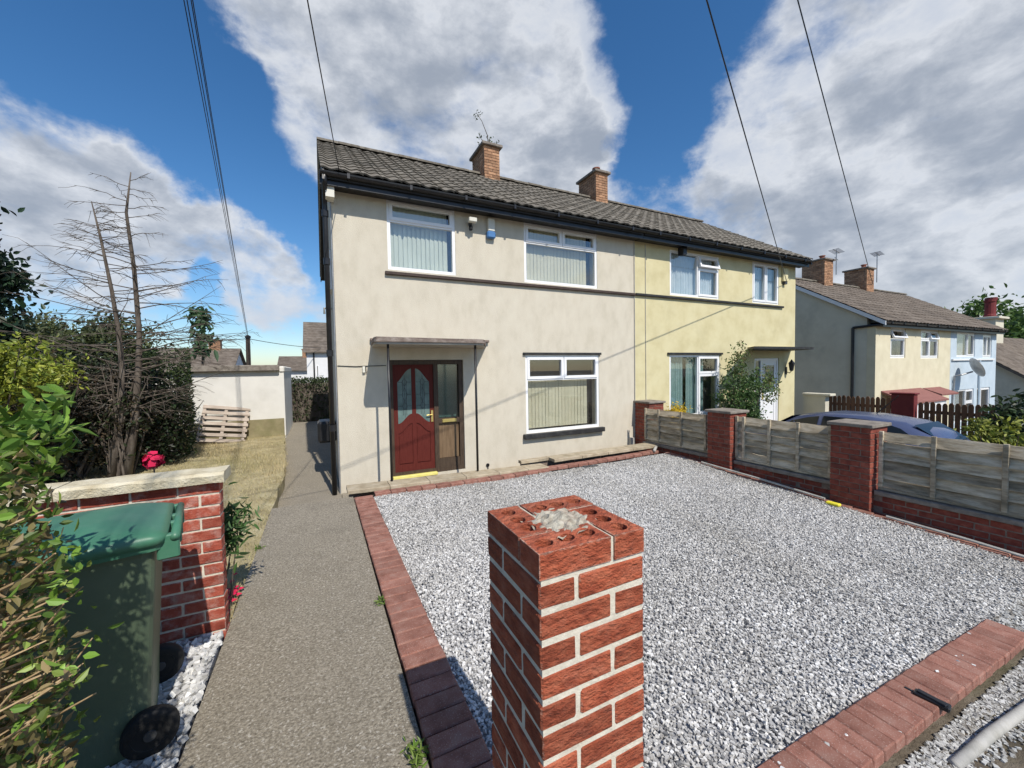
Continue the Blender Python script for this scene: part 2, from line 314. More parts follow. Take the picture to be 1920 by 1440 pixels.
    def build(s, name, mat, parent=None, smooth=False, origin=None):
        if parent is None and origin is None:
            a = np.array(s.v); origin = ((a[:,0].min()+a[:,0].max())/2, (a[:,1].min()+a[:,1].max())/2, a[:,2].min())
        off = wloc(parent) if parent else Vector(origin)
        return link(name, s.mesh(name, off, smooth), mat, parent, (0, 0, 0) if parent else origin)
def np_mesh(name, V, Fq, mat, parent=None, tint=None, kind=None, smooth=False):
    """V (n,3) world, Fq (m,k) faces, tint (n,3)"""
    off = wloc(parent) if parent else Vector((0, 0, 0))
    me = bpy.data.meshes.new(name); V = np.asarray(V, np.float32)-np.array(off, np.float32); Fq = np.asarray(Fq, np.int32); k = Fq.shape[1]
    me.vertices.add(len(V)); me.vertices.foreach_set('co', V.ravel()); me.loops.add(Fq.size); me.loops.foreach_set('vertex_index', Fq.ravel())
    me.polygons.add(len(Fq)); me.polygons.foreach_set('loop_start', np.arange(len(Fq), dtype=np.int32)*k); me.polygons.foreach_set('loop_total', np.full(len(Fq), k, np.int32))
    if tint is not None:
        at = me.color_attributes.new('tint', 'FLOAT_COLOR', 'POINT'); c = np.ones((len(V), 4), np.float32); c[:, :3] = tint; at.data.foreach_set('color', c.ravel())
    me.update(calc_edges=True); me.validate()
    me.polygons.foreach_set('use_smooth', np.full(len(Fq), smooth, dtype=bool))
    o = link(name, me, mat, parent)
    return tag(o, kind=kind)
def rand_rot(n):
    q = RNG.normal(size=(n, 4)); q /= np.linalg.norm(q, axis=1)[:, None]; w, x, y, z = q.T
    return np.stack([np.stack([1-2*(y*y+z*z), 2*(x*y-z*w), 2*(x*z+y*w)], 1), np.stack([2*(x*y+z*w), 1-2*(x*x+z*z), 2*(y*z-x*w)], 1), np.stack([2*(x*z-y*w), 2*(y*z+x*w), 1-2*(x*x+y*y)], 1)], 1)
CUBE = np.array([(-1,-1,-1),(1,-1,-1),(1,1,-1),(-1,1,-1),(-1,-1,1),(1,-1,1),(1,1,1),(-1,1,1)], float)
CF = np.array([(0,3,2,1),(4,5,6,7),(0,1,5,4),(1,2,6,5),(2,3,7,6),(3,0,4,7)])
def stones(name, P, size, mat, palette, weights, parent=None, flat=.6, wear=None):
    n = len(P); sc = size*(.55+.75*RNG.random((n, 1, 1)))*np.array([1, .8, flat])*(.75+.5*RNG.random((n, 1, 3)))
    v = CUBE[None]*(.45+.55*RNG.random((n, 8, 3)))*sc
    R = rand_rot(n); up = RNG.random(n) < .6
    t = RNG.random(n)*2*pi; Rz = np.zeros((n, 3, 3)); Rz[:, 0, 0] = np.cos(t); Rz[:, 0, 1] = -np.sin(t); Rz[:, 1, 0] = np.sin(t); Rz[:, 1, 1] = np.cos(t); Rz[:, 2, 2] = 1
    R[up] = Rz[up]; v = np.einsum('nij,nkj->nki', R, v)+P[:, None]
    F = (CF[None]+8*np.arange(n)[:, None, None]).reshape(-1, 4)
    c = np.array(palette)[RNG.choice(len(palette), n, p=weights)]*(.8+.4*RNG.random((n, 1)))
    if wear is not None: c = c*wear(P)
    return np_mesh(name, v.reshape(-1, 3), F, mat, parent, np.repeat(c, 8, 0), 'stuff')
def leaves(name, P, size, cols, parent, mat=None, aspect=.5, droop=0, Nrm=None, kind=None):
    n = len(P); s = size*(.6+.8*RNG.random((n, 1, 1)))
    b = np.array([(0,0,0),(-aspect*.42,.28,.07),(-aspect*.40,.62,.06),(0,1,-.06),(aspect*.40,.62,.06),(aspect*.42,.28,.07)], float)[None]*s
    R = rand_rot(n); v = np.einsum('nij,nkj->nki', R, b); v[:, :, 2] -= droop*s[:, :, 0]*np.array([0, .2, .5, 1, .5, .2])[None]
    v += P[:, None]
    c = np.array(cols)[RNG.integers(0, len(cols), n)]*(.65+.7*RNG.random((n, 1)))
    F = (np.array([[0, 3, 2, 1], [0, 5, 4, 3]])[None]+6*np.arange(n)[:, None, None]).reshape(-1, 4)
    return np_mesh(name, v.reshape(-1, 3), F, mat or m_leaf, parent, np.repeat(c, 6, 0), kind)
def clumps(c, r, k, n, spread, shell=.55):
    """leaf points gathered in k clumps through an ellipsoid"""
    d = RNG.normal(size=(k, 3)); d /= np.linalg.norm(d, axis=1)[:, None]; q = (shell+(1-shell)*RNG.random((k, 1)))*d*np.array(r)+np.array(c)
    w = RNG.random(k)+.4; i = RNG.choice(k, n, p=w/w.sum())
    return q[i]+RNG.normal(size=(n, 3))*spread*(.6+.8*RNG.random(k))[i][:, None]
def boxpts(x0, x1, y0, y1, z0, z1, n, shell=.8, dep=.12, rough=.05):
    p = RNG.random((n, 3))*np.array([x1-x0, y1-y0, z1-z0])+np.array([x0, y0, z0]); k = RNG.random(n) < shell; f = RNG.integers(0, 5, n); d = RNG.random(n)**2*dep
    for a, (ax, lo, hi) in enumerate(((0, x0, None), (0, None, x1), (1, y0, None), (1, None, y1), (2, None, z1))):
        i = k & (f == a); p[i, ax] = (lo+d[i]) if hi is None else (hi-d[i])
    return p+RNG.normal(size=(n, 3))*rough
GREEN = [(.045,.085,.022),(.06,.11,.03),(.035,.065,.02),(.08,.13,.035)]
DKGREEN = [(.018,.034,.014),(.026,.046,.018),(.034,.056,.02)]
def smooth01(t): t = np.clip(t, 0, 1); return t*t*(3-2*t)
def gz(x, y):                     # gravel level of the drive
    t = np.clip((np.asarray(x)-.4)/5.9, 0, 1); s = np.clip((np.asarray(y)-1)/4.9, 0, 1)
    return (-1.69-.33*t)*(1-s)+(-1.755-.035*np.sin(pi*t)+.01*t)*s
def pz(y): return -1.70-.06*np.clip((np.asarray(y)-1)/4.9, 0, 1)

# ------------------------------------------------------------------ ground
def ground_level(x, y):
    x = np.asarray(x, float); y = np.asarray(y, float)
    base = np.full(np.broadcast(x, y).shape, -2.08)
    drive = np.minimum(gz(x, y), -1.70)-.09
    k = (1-smooth01((y-5.6)/.25))*smooth01((x+1.2)/.3)*(1-smooth01((x-6.5)/.4))
    left = (1-smooth01((y-3.2)/.4))*(1-smooth01((x+1.0)/.2))
    z = base*(1-k)+drive*k; z = z*(1-left)+(-1.78)*left
    rx = np.clip(x-6.6, 0, 24); z = z-.128*rx-.03*np.clip(6.5-y, 0, 6)*smooth01((x-6.7)/2)-.03*np.clip(x-30, 0, 60)
    return z
gx = np.concatenate([[-900,-400,-160,-80,-40,-20,-12], np.arange(-8, 16, .3), [17,18.5,20,22,25,30,36,45,60,90,180,400,900]])
gy = np.concatenate([[-900,-300,-80,-25,-8,-3], np.arange(-1.5, 9, .25), [9.5,10.5,12,15,20,30,45,70,120,300,900]])
GX, GY = np.meshgrid(gx, gy, indexing='ij'); GZ = ground_level(GX, GY)
nx, ny = GX.shape; ii = np.arange(nx*ny).reshape(nx, ny)
np_mesh('ground', np.stack([GX, GY, GZ], -1).reshape(-1, 3), np.stack([ii[:-1,:-1], ii[1:,:-1], ii[1:,1:], ii[:-1,1:]], -1).reshape(-1, 4), m_soil, kind='structure', smooth=True)
def sheet(name, x0, x1, y0, y1, fz, mat, step=.15, thick=.06, kind='structure', xe=None, parent=None):
    xs = np.linspace(0, 1, max(2, int((x1-x0)/step)+1)); ys = np.linspace(y0, y1, max(2, int((y1-y0)/step)+1))
    A, B = np.meshgrid(xs, ys, indexing='ij')
    hi = np.full(B.shape, x1) if xe is None else xe(B)
    X = x0+(hi-x0)*A; Zt = fz(X, B); n, m = X.shape; i = np.arange(n*m).reshape(n, m)
    V = np.concatenate([np.stack([X, B, Zt], -1).reshape(-1, 3), np.stack([X, B, Zt-thick], -1).reshape(-1, 3)])
    F = np.stack([i[:-1,:-1], i[1:,:-1], i[1:,1:], i[:-1,1:]], -1).reshape(-1, 4)
    b = np.concatenate([i[:,0], i[-1,1:], i[-2::-1,-1], i[0,-2:0:-1]]); b2 = np.roll(b, -1)
    side = np.stack([b, b2, b2+n*m, b+n*m], 1)[:, ::-1]
    return np_mesh(name, V, np.concatenate([F, side]), mat, parent, kind=kind)
wv = lambda x, y, s=3.1, a=.006: a*(np.sin(x*s+y*1.3)+np.sin(y*s*1.7-x*2.1))
path_edge = lambda y: -.612-.36*smooth01((y-7.5)/6.5)+.012*np.sin(y*5.1)+.008*np.sin(y*13.7)
sheet('path', -.61, .372, -1.2, 5.93, lambda x, y: pz(y)+wv(x, y, 2, .003), m_conc, .12, .22)
def far_edge(y): return np.full(np.shape(y), .262)
LP = sheet('side_path', -1.3, .262, 5.95, 17.4, lambda x, y: -1.985+.006*np.clip(y-8, 0, 10)+wv(x, y, 2, .002), m_conc, .25, .08)
sheet('house_front_path', .27, 12.7, 6.41, 6.985, lambda x, y: -1.99+0*x-.05*np.clip(x-6.6, 0, 8), m_conc, .3, .08)
sheet('driveway_apron', 4.36, 6.30, .25, 1.026, lambda x, y: gz(x, 1.0)-.013-.05*np.clip((1.05-y)/.3, 0, 1.6), m_bed, .12, .04)
sheet('driveway', .62, 6.28, 1.03, 5.80, lambda x, y: gz(x, y)-.012, m_bed, .15, .05)
sheet('stone_bed', -2.4, -.625, .4, 3.14, lambda x, y: -1.712+0*x, m_bed, .3, .05)
lawn_z = lambda x, y: -1.735-.0135*(y-3.2)+wv(x, y, 2.2, .012)
sheet('lawn', -16, -.7, 3.27, 19, lawn_z, m_lawn, .35, .3, xe=path_edge)

# loose stone: nobody could count it
GRAV = [(.62,.605,.58),(.50,.488,.468),(.36,.35,.338),(.17,.17,.172),(.72,.71,.69)]
pit_ = .0178
ax = np.arange(.63, 6.27, pit_); ay = np.arange(1.03, 5.76, pit_); AX, AY = np.meshgrid(ax, ay)
P = np.stack([AX.ravel(), AY.ravel()], 1)+RNG.normal(size=(AX.size, 2))*.006
P2 = np.stack([.64+RNG.random(26000)*5.6, 1.04+RNG.random(26000)*4.7], 1); P = np.concatenate([P, P2])
hump = lambda x, y: .010*np.sin(x*1.9+.6*y)*np.sin(y*2.3-x*.7)+.006*np.sin(x*5.3)*np.sin(y*4.1)
zz_ = gz(P[:, 0], P[:, 1])+.002+hump(P[:, 0], P[:, 1])+RNG.random(len(P))*.006; zz_[-26000:] += .008
keep = ~((P[:, 0] < .84) & (P[:, 1] < 1.14))
P = np.concatenate([P, zz_[:, None]], 1)[keep]
def dirt(P):        # silt washed into the stone: hollows, wheel tracks and a damp strip by the walls
    x, y = P[:, 0], P[:, 1]; q = np.sin(x*1.3+.8*np.sin(y*1.1))*np.sin(y*1.7+.6*np.sin(x*2.3))+.5*np.sin(x*4.1+y*2.7)*np.sin(y*3.9-x*1.8)
    k = np.clip(.5+.5*q, 0, 1)*.5+.55*np.exp(-((y-5.75)/.22)**2)+.45*np.exp(-((x-6.2)/.15)**2)+.25*np.exp(-((x-2.2)/.25)**2)+.25*np.exp(-((x-3.9)/.25)**2)
    k = np.clip(k*(.6+.8*RNG.random(len(P))), 0, 1)[:, None]; return 1-k*np.array([.26, .275, .31])
tag(stones('loose_gravel', P, .0096, m_stone, GRAV, [.32,.34,.20,.04,.10], wear=dirt), 'pale grey crushed gravel spread over the driveway', 'gravel')
n = 5200; P = np.stack([-1.8+RNG.random(n)*1.18, 1.2+RNG.random(n)*1.93, np.zeros(n)], 1); P[:, 2] = -1.703+RNG.random(n)*.014
tag(stones('white_stones', P, .0185, m_stone, [(.58,.575,.55),(.48,.475,.46),(.65,.64,.61),(.33,.325,.31)], [.35,.3,.2,.15]), 'white stone chippings between the bin and the concrete path', 'stones')
n = 9000; P = np.stack([1.9+RNG.random(n)**.8*4.1, .15+RNG.random(n)*.66, np.zeros(n)], 1)
kk = (np.sin(P[:, 0]*3.1+1)+np.sin(P[:, 1]*9+P[:, 0]*2) + RNG.random(n)*1.6) > .2
P = P[kk]; P[:, 2] = ground_level(P[:, 0], P[:, 1])+.006
n = 7000; P2 = np.stack([4.36+RNG.random(n)*1.95, .28+RNG.random(n)*.80, np.zeros(n)], 1); P2[:, 2] = gz(P2[:, 0], 1.0)-.05*np.clip((1.05-P2[:, 1])/.3, 0, 1.6)+.004
P = np.concatenate([P, P2, np.stack([2.0+RNG.random(2500)*2.4, .60+RNG.random(2500)**.7*.21, np.zeros(2500)], 1)]); P[-2500:, 2] = ground_level(P[-2500:, 0], P[-2500:, 1])+.005
tag(stones('roadside_stones', P, .0108, m_stone, [(.52,.515,.49),(.41,.405,.385),(.29,.28,.26),(.20,.185,.16)], [.30,.30,.22,.18]), 'scattered stone chippings on bare soil outside the brick edging', 'stones')
n = 26; P = np.stack([1.6+RNG.random(n)*2.6, .84+RNG.random(n)*.17, np.zeros(n)], 1); P[:, 2] = gz(P[:, 0], P[:, 1])+.022
tag(stones('spilled_stones', P, .011, m_stone, [(.68,.67,.64),(.55,.55,.53)], [.6,.4]), 'few white stones spilled on top of the red brick edging', 'stones')

# ------------------------------------------------------------------ brickwork
def brick_mesh(name, l, w, h, j=.0025, b=.004):
    s = MB().cbox(-l/2, l/2, -w/2, w/2, 0, h, b); s.v = [(x+random.uniform(-j, j), y+random.uniform(-j, j)*.6, z+random.uniform(-j, j)*.6) for x, y, z in s.v]
    return s.mesh(name)
class Bricks:
    def __init__(s, mat, l=.215, w=.1025, h=.065, j=.0025, b=.004):
        s.mat = mat; s.l, s.w, s.h = l, w, h
        s.full = [brick_mesh('brick', l, w, h, j, b) for _ in range(6)]; s.half = [brick_mesh('brick', w, w, h, j, b) for _ in range(4)]
        for m in s.full+s.half: m.materials.append(mat)
    def put(s, par, x, y, z, rz=0, half=False, jit=.0018):
        o = bpy.data.objects.new('brick', random.choice(s.half if half else s.full)); COL.objects.link(o); o.parent = par
        o.location = Vector((x+random.uniform(-jit, jit), y+random.uniform(-jit, jit), z))-wloc(par)
        o.rotation_euler = (random.uniform(-.006, .006), random.uniform(-.006, .006), rz+random.uniform(-.008, .008)+random.choice((0, pi)))
        return o
def perforated_brick(l=.215, w=.1025, h=.065, n=12):
    s = MB(); k = 3; cw = (l-.02)/k; r = .0225; dep = .052
    s.box(-l/2, l/2, -w/2, w/2, 0, h); s.f.pop(1)
    s.add([(-l/2,-w/2,h),(-l/2+.01,-w/2,h),(-l/2+.01,w/2,h),(-l/2,w/2,h),(l/2-.01,-w/2,h),(l/2,-w/2,h),(l/2,w/2,h),(l/2-.01,w/2,h)], [(0,1,2,3),(4,5,6,7)])
    for c in range(k):
        cx = -l/2+.01+cw*(c+.5); per = []; 
        for i in range(16):
            t = 2*pi*i/16+pi/16; dx, dy = cos(t), sin(t); m = min(cw/2/abs(dx), w/2/abs(dy)); per.append((cx+dx*m, dy*m, h))
        hole = [(cx+r*1.15*cos(2*pi*i/16+pi/16), r*sin(2*pi*i/16+pi/16), h) for i in range(16)]; low = [(a, b, h-dep) for a, b, _ in hole]
        corners = [(cx+cw/2,w/2,h),(cx-cw/2,w/2,h),(cx-cw/2,-w/2,h),(cx+cw/2,-w/2,h)]
        s.add(per+hole+low, [(i, (i+1) % 16, 16+(i+1) % 16, 16+i) for i in range(16)]+[(16+i, 16+(i+1) % 16, 32+(i+1) % 16, 32+i) for i in range(16)]+[tuple(range(32, 48))])
        for q in corners:       # fill the corner triangles left between the sampled rim points
            t = math.atan2(q[1], q[0]-cx); i = int(math.floor((t-pi/16)/(2*pi/16))) % 16; s.add([per[i], q, per[(i+1) % 16]], [(0, 1, 2)])
    me = s.mesh('perforated_brick'); me.materials.append(m_brick); return me
def pier15(x0, y0, zt, n, bricks, label, hollow=True, group=None):
    """square pier one and a half bricks wide"""
    zb = zt-n*.075+.01; p = thing('brick_pillar', (x0+.164, y0+.164, zb), label, 'pillar', group); S = .327
    MB().box(x0+.0038, x0+S-.0038, y0+.0038, y0+S-.0038, zb, zt-.056).build('mortar', m_mort, p)
    pm = perforated_brick() if hollow else None
    for c in range(n):
        z = zt-.065-c*.075; A = c % 2 == 0
        spots = [(.1075,.051,0),(.276,.1075,pi/2),(.2195,.276,0),(.051,.2195,pi/2)] if A else [(.2195,.051,0),(.276,.2195,pi/2),(.1075,.276,0),(.051,.1075,pi/2)]
        for dx, dy, rz in spots:
            o = bricks.put(p, x0+dx, y0+dy, z, rz)
            if c == 0 and hollow: o.data = pm; o.name = 'perforated_brick'
    for a, b, c_, d_ in ((.2148,.2252,.003,.1022), (.2252,.324,.2148,.2252), (.1018,.1122,.2252,.324), (.003,.1018,.1018,.1122), (.1025,.2245,.1025,.2245)):
        MB().box(x0+a, x0+b, y0+c_, y0+d_, zt-.0565, zt-.004).build('joint', m_mort, p)
    if hollow:
        g = 14; V = []; Fq = []
        for i in range(g+1):
            for j in range(g+1):
                a, b = i/g, j/g; rr = math.hypot(a-.5, b-.5)*2; V.append((x0+.068+a*.191, y0+.068+b*.191, zt-.010+.026*max(0, 1-rr*.8)+random.uniform(-.006, .006)))
        MB().add(V, [(i*(g+1)+j, (i+1)*(g+1)+j, (i+1)*(g+1)+j+1, i*(g+1)+j+1) for i in range(g) for j in range(g)]).build('mortar_fill', m_mfill, p)
    return p
m_mfill = M('rough_mortar', [(.30,.26,.20),(.46,.42,.33),(.60,.56,.46)], 40, .95, 1, 90, stain=(.30,.10,.06,.35), stscale=16, bd=.01)
rustic = Bricks(m_brick, l=.2135, h=.0625, j=.0016, b=.005)
pier15(.456, .80, -.44, 17, rustic, 'tall red brick gate pillar in the foreground with open holed bricks on top')
pier15(6.42, -.62, -.70, 18, rustic, 'red brick gate pillar beyond the right edge of the driveway', hollow=False)

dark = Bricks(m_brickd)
def pier2(x0, y0, zt, n, label, cap=.05):
    zb = zt-n*.075+.01; p = thing('brick_pillar', (x0+.22, y0+.22, zb), label, 'pillar', 'brick pillars along the boundary fence'); S = .44
    MB().box(x0+.007, x0+S-.007, y0+.007, y0+S-.007, zb, zt-.004).build('mortar', m_mortd, p)
    for c in range(n):
        z = zt-.065-c*.075
        for a, b, r in ((.1075,.051,0),(.3325,.051,0),(.1075,.389,0),(.3325,.389,0),(.051,.22,1),(.389,.22,1)):
            if c % 2: a, b, r = b, a, 1-r
            dark.put(p, x0+a, y0+b, z, r*pi/2)
    MB().cbox(x0-.034, x0+S+.034, y0-.034, y0+S+.034, zt+.004, zt+cap, .008).build('coping_stone', m_capst, p)
    return p
m_capst = M('grey_coping_stone', [(.14,.12,.10),(.22,.19,.16),(.28,.25,.21)], 9, .95, .6, 60, stain=(.07,.06,.05,.5), stscale=5)
FX = 6.30
pier2(6.575, 6.535, -.83, 16, 'brick pillar against the house front at the end of the boundary fence')
pier2(FX, 4.42, -.84, 16, 'middle brick pillar of the boundary fence, between the two far panels')
pier2(FX, 2.50, -.84, 17, 'nearest and largest brick pillar of the boundary fence with wide grey cap')
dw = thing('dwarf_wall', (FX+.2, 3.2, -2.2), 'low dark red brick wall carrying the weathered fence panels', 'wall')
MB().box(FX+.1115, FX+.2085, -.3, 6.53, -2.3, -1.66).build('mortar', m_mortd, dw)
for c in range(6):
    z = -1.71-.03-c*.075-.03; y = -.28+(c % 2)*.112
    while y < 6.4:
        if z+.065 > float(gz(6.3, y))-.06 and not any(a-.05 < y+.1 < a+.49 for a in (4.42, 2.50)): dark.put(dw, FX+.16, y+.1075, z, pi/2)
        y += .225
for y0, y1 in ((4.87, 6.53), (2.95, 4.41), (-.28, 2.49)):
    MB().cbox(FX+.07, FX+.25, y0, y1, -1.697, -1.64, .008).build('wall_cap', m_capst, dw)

# fence panels between the pillars
def panel(y0, y1, zt, zb, posts, label):
    p = thing('fence_panel', (FX+.16, (y0+y1)/2, zb), label, 'fence panel', 'fence panels on the low wall')
    nb = 6; h = (zt-zb)/nb; x = FX+.16
    for i in range(nb):
        zz0 = zb+i*h; segs = [y0]+[a for a in posts]+[y1]; 
        s = MB(); k = 8; top = []; 
        ys = [y0+(y1-y0)*j/k for j in range(k+1)]; q1, q2 = random.uniform(0, 6), random.uniform(2, 4); o1 = [.008*sin(q1+q2*yy)+random.uniform(-.009, .012) for yy in ys]; o2 = [random.uniform(-.018, .006) for _ in ys]
        V = []; lap = -.004
        for j, yy in enumerate(ys):
            zl, zu = zz0+o1[j]-.008, zz0+h+lap+o2[j]
            if i == nb-1: zu = zt+o2[j]*.4
            V += [(x-.042+random.uniform(-.006, .006), yy, zl), (x+.008, yy, zu), (x+.018, yy, zu), (x-.016, yy, zl)]
        Fq = [(0,1,2,3), tuple(4*k+t for t in (3,2,1,0))]
        for j in range(k):
            for a in range(4): Fq.append((4*j+a, 4*j+(a+1) % 4, 4*j+4+(a+1) % 4, 4*j+4+a))
        s.add(V, Fq).build('slat', m_fence, p)
    for yy in posts: MB().cbox(x-.05, x-.018, yy-.022, yy+.022, zb-.01, zt+.012, .004).build('batten', m_fence, p)
    MB().cbox(x-.03, x+.02, y0, y1, zb-.045, zb-.012, .004).build('rail', m_fence, p)
panel(4.875, 6.53, -.92, -1.58, (5.0, 5.55, 6.13, 6.5), 'short weathered slatted fence panel nearest the house')
panel(2.955, 4.41, -.885, -1.585, (3.0, 3.42, 3.84, 4.26, 4.385), 'weathered slatted fence panel between the middle and nearest pillar')
panel(-.2, 2.47, -.885, -1.585, (.35, .95, 1.42, 1.96, 2.44), 'long grey weathered fence panel running out of the picture on the right')

# brick wall on the left with pale coping
worn = Bricks(m_brick2, j=.003)
lw = thing('garden_wall', (-1.7, 3.2, -1.74), 'red brick garden wall with pale stone coping behind the green bin', 'wall')
MB().box(-2.78, -.6165, 3.1605, 3.2495, -1.78, -.712).build('mortar', m_mort, lw)
for c in range(14):
    z = -.71-.065-c*.0765; x = -.612
    if c % 2: worn.put(lw, x-.0512, 3.205, z, 0, True); x -= .1125
    while x > -2.7:
        worn.put(lw, x-.1075, 3.205+random.uniform(-.003, .003), z, 0); x -= .225
for i, (a, b) in enumerate(((-1.36, -.575), (-2.1, -1.37), (-2.82, -2.11))):
    s = MB(); k = 10
    for j in range(k):
        xa, xb = a+(b-a)*j/k, a+(b-a)*(j+1)/k; pass
    V = []; 
    for j in range(k+1):
        xx = a+(b-a)*j/k; r = lambda q=.006: random.uniform(-q, q)
        V += [(xx, 3.10+r(), -.698+r(.004)), (xx, 3.095+r(), -.650+r()), (xx, 3.115+r(), -.635+r(.003)), (xx, 3.30+r(.003), -.632+r(.003)), (xx, 3.32, -.66), (xx, 3.32, -.70)]
    Fq = [tuple(range(6)), tuple(6*k+t for t in range(6))[::-1]]+[(6*j+t, 6*j+(t+1) % 6, 6*j+6+(t+1) % 6, 6*j+6+t) for j in range(k) for t in range(6)]
    s.add(V, Fq).build('coping_stone', m_cope, lw)

# paver edgings round the drive
def paver_mesh(l, w, h=.06): return [brick_mesh('paver', l, w, h, .002, .007) for _ in range(5)]
def edging(label, items, l, w, mat=m_paver):
    ms = paver_mesh(l, w)
    for m in ms: m.materials.append(mat)
    p = thing('brick_edging', (items[0][0], items[0][1], items[0][2]-.05), label, 'edging', 'red brick edgings of the drive')
    for x, y, z, rz in items:
        o = bpy.data.objects.new('paver', random.choice(ms)); COL.objects.link(o); o.parent = p
        o.location = Vector((x, y, z-.05+random.uniform(-.003, .003)))-wloc(p); o.rotation_euler = (random.uniform(-.012, .012), random.uniform(-.012, .012), rz+random.uniform(-.012, .012))
ys = np.arange(1.24, 5.83, .116)
edging('red brick edging between the concrete path and the gravel', [(.502+random.uniform(-.003, .003), y, float(pz(y))+.016, 0) for y in ys], .238, .107)
xs = np.arange(.86, 4.33, .1035)
edging('red brick edging along the street side of the gravel drive', [(x, .925, float(gz(x, .95))+.018, pi/2) for x in xs], .205, .098)
xs = np.arange(.76, 6.2, .221)
edging('red brick edging under the stone flags along the house', [(x, 5.855 if x < 3.45 else 5.95, float(gz(x, 5.8))+.030, 0) for x in xs], .215, .14)
ys = np.arange(1.0, 5.85, .222)
edging('red brick edging at the foot of the low boundary wall', [(6.26-.02*(6-y)/5, y, float(gz(6.2, y))+.012, pi/2) for y in ys], .215, .10)

# sandstone flags along the house
def flag_run(label, pieces):
    p = thing('stone_ledge', (pieces[0][0], pieces[0][2], pieces[0][4]-.12), label, 'ledge', 'stone ledges by the house')
    for x0, x1, y0, y1, zl, zr in pieces:
        k = 5; V = []; t = .052
        for j in range(k+1):
            a = j/k; xx = x0+(x1-x0)*a; z = zl+(zr-zl)*a; r = lambda q=.003: random.uniform(-q, q)
            V += [(xx, y0+r(), z-t+r()), (xx, y0+r(.002), z-.006), (xx, y0+.008, z+r(.001)), (xx, y1, z), (xx, y1, z-t)]
        MB().add(V, [tuple(range(5)), tuple(5*k+q for q in range(5))[::-1]]+[(5*j+q, 5*j+(q+1) % 5, 5*j+5+(q+1) % 5, 5*j+5+q) for j in range(k) for q in range(5)]).build('flagstone', m_flag, p)
    x0, x1 = pieces[0][0], pieces[-1][1]; y0, y1 = pieces[0][2], pieces[0][3]
    MB().box(x0+.03, x1-.03, y0+.045, y1-.01, -2.05, min(pieces[0][4], pieces[-1][5])-.056).build('bedding', m_mortd, p)
fl = []
cuts = [.30, .88, 1.47, 2.06, 2.64, 3.18, 3.60]
for a, b in zip(cuts, cuts[1:]): za = -1.665-.022*(a-.3); zb = -1.665-.022*(b-.3); fl.append((a+.004, b-.004, 5.93, 6.24, za, zb))
flag_run('row of worn sandstone flags in front of the red door', fl)
fl = []
cuts = [3.20, 3.78, 4.40, 5.02, 5.65, 6.27]
for a, b in zip(cuts, cuts[1:]): fl.append((a+.004, b-.004, 6.05 if a > 3.5 else 6.245, 6.36, -1.655+.005*(a-3.2), -1.655+.005*(b-3.2)))
flag_run('row of worn sandstone flags below the ground floor window', fl)

# ------------------------------------------------------------------ houses
def wall_holes(s, x0, x1, z0, z1, y, th, holes):
    """vertical wall in the xz plane, front face at y, with openings"""
    xs = sorted({x0, x1, *[h[0] for h in holes], *[h[1] for h in holes]}); zs = sorted({z0, z1, *[h[2] for h in holes], *[h[3] for h in holes]})
    for a, b in zip(xs, xs[1:]):
        for c, d in zip(zs, zs[1:]):
            mx_, mz_ = (a+b)/2, (c+d)/2
            if any(h[0] < mx_ < h[1] and h[2] < mz_ < h[3] for h in holes): continue
            s.add([(a,y,c),(b,y,c),(b,y,d),(a,y,d)], [(0,1,2,3)]); s.add([(a,y+th,c),(b,y+th,c),(b,y+th,d),(a,y+th,d)], [(3,2,1,0)])
    for a, b, c, d in list(holes)+[(x0, x1, z0, z1)]:
        s.add([(a,y,c),(b,y,c),(b,y,d),(a,y,d),(a,y+th,c),(b,y+th,c),(b,y+th,d),(a,y+th,d)], [(0,1,5,4),(1,2,6,5),(2,3,7,6),(3,0,4,7)])
    return s
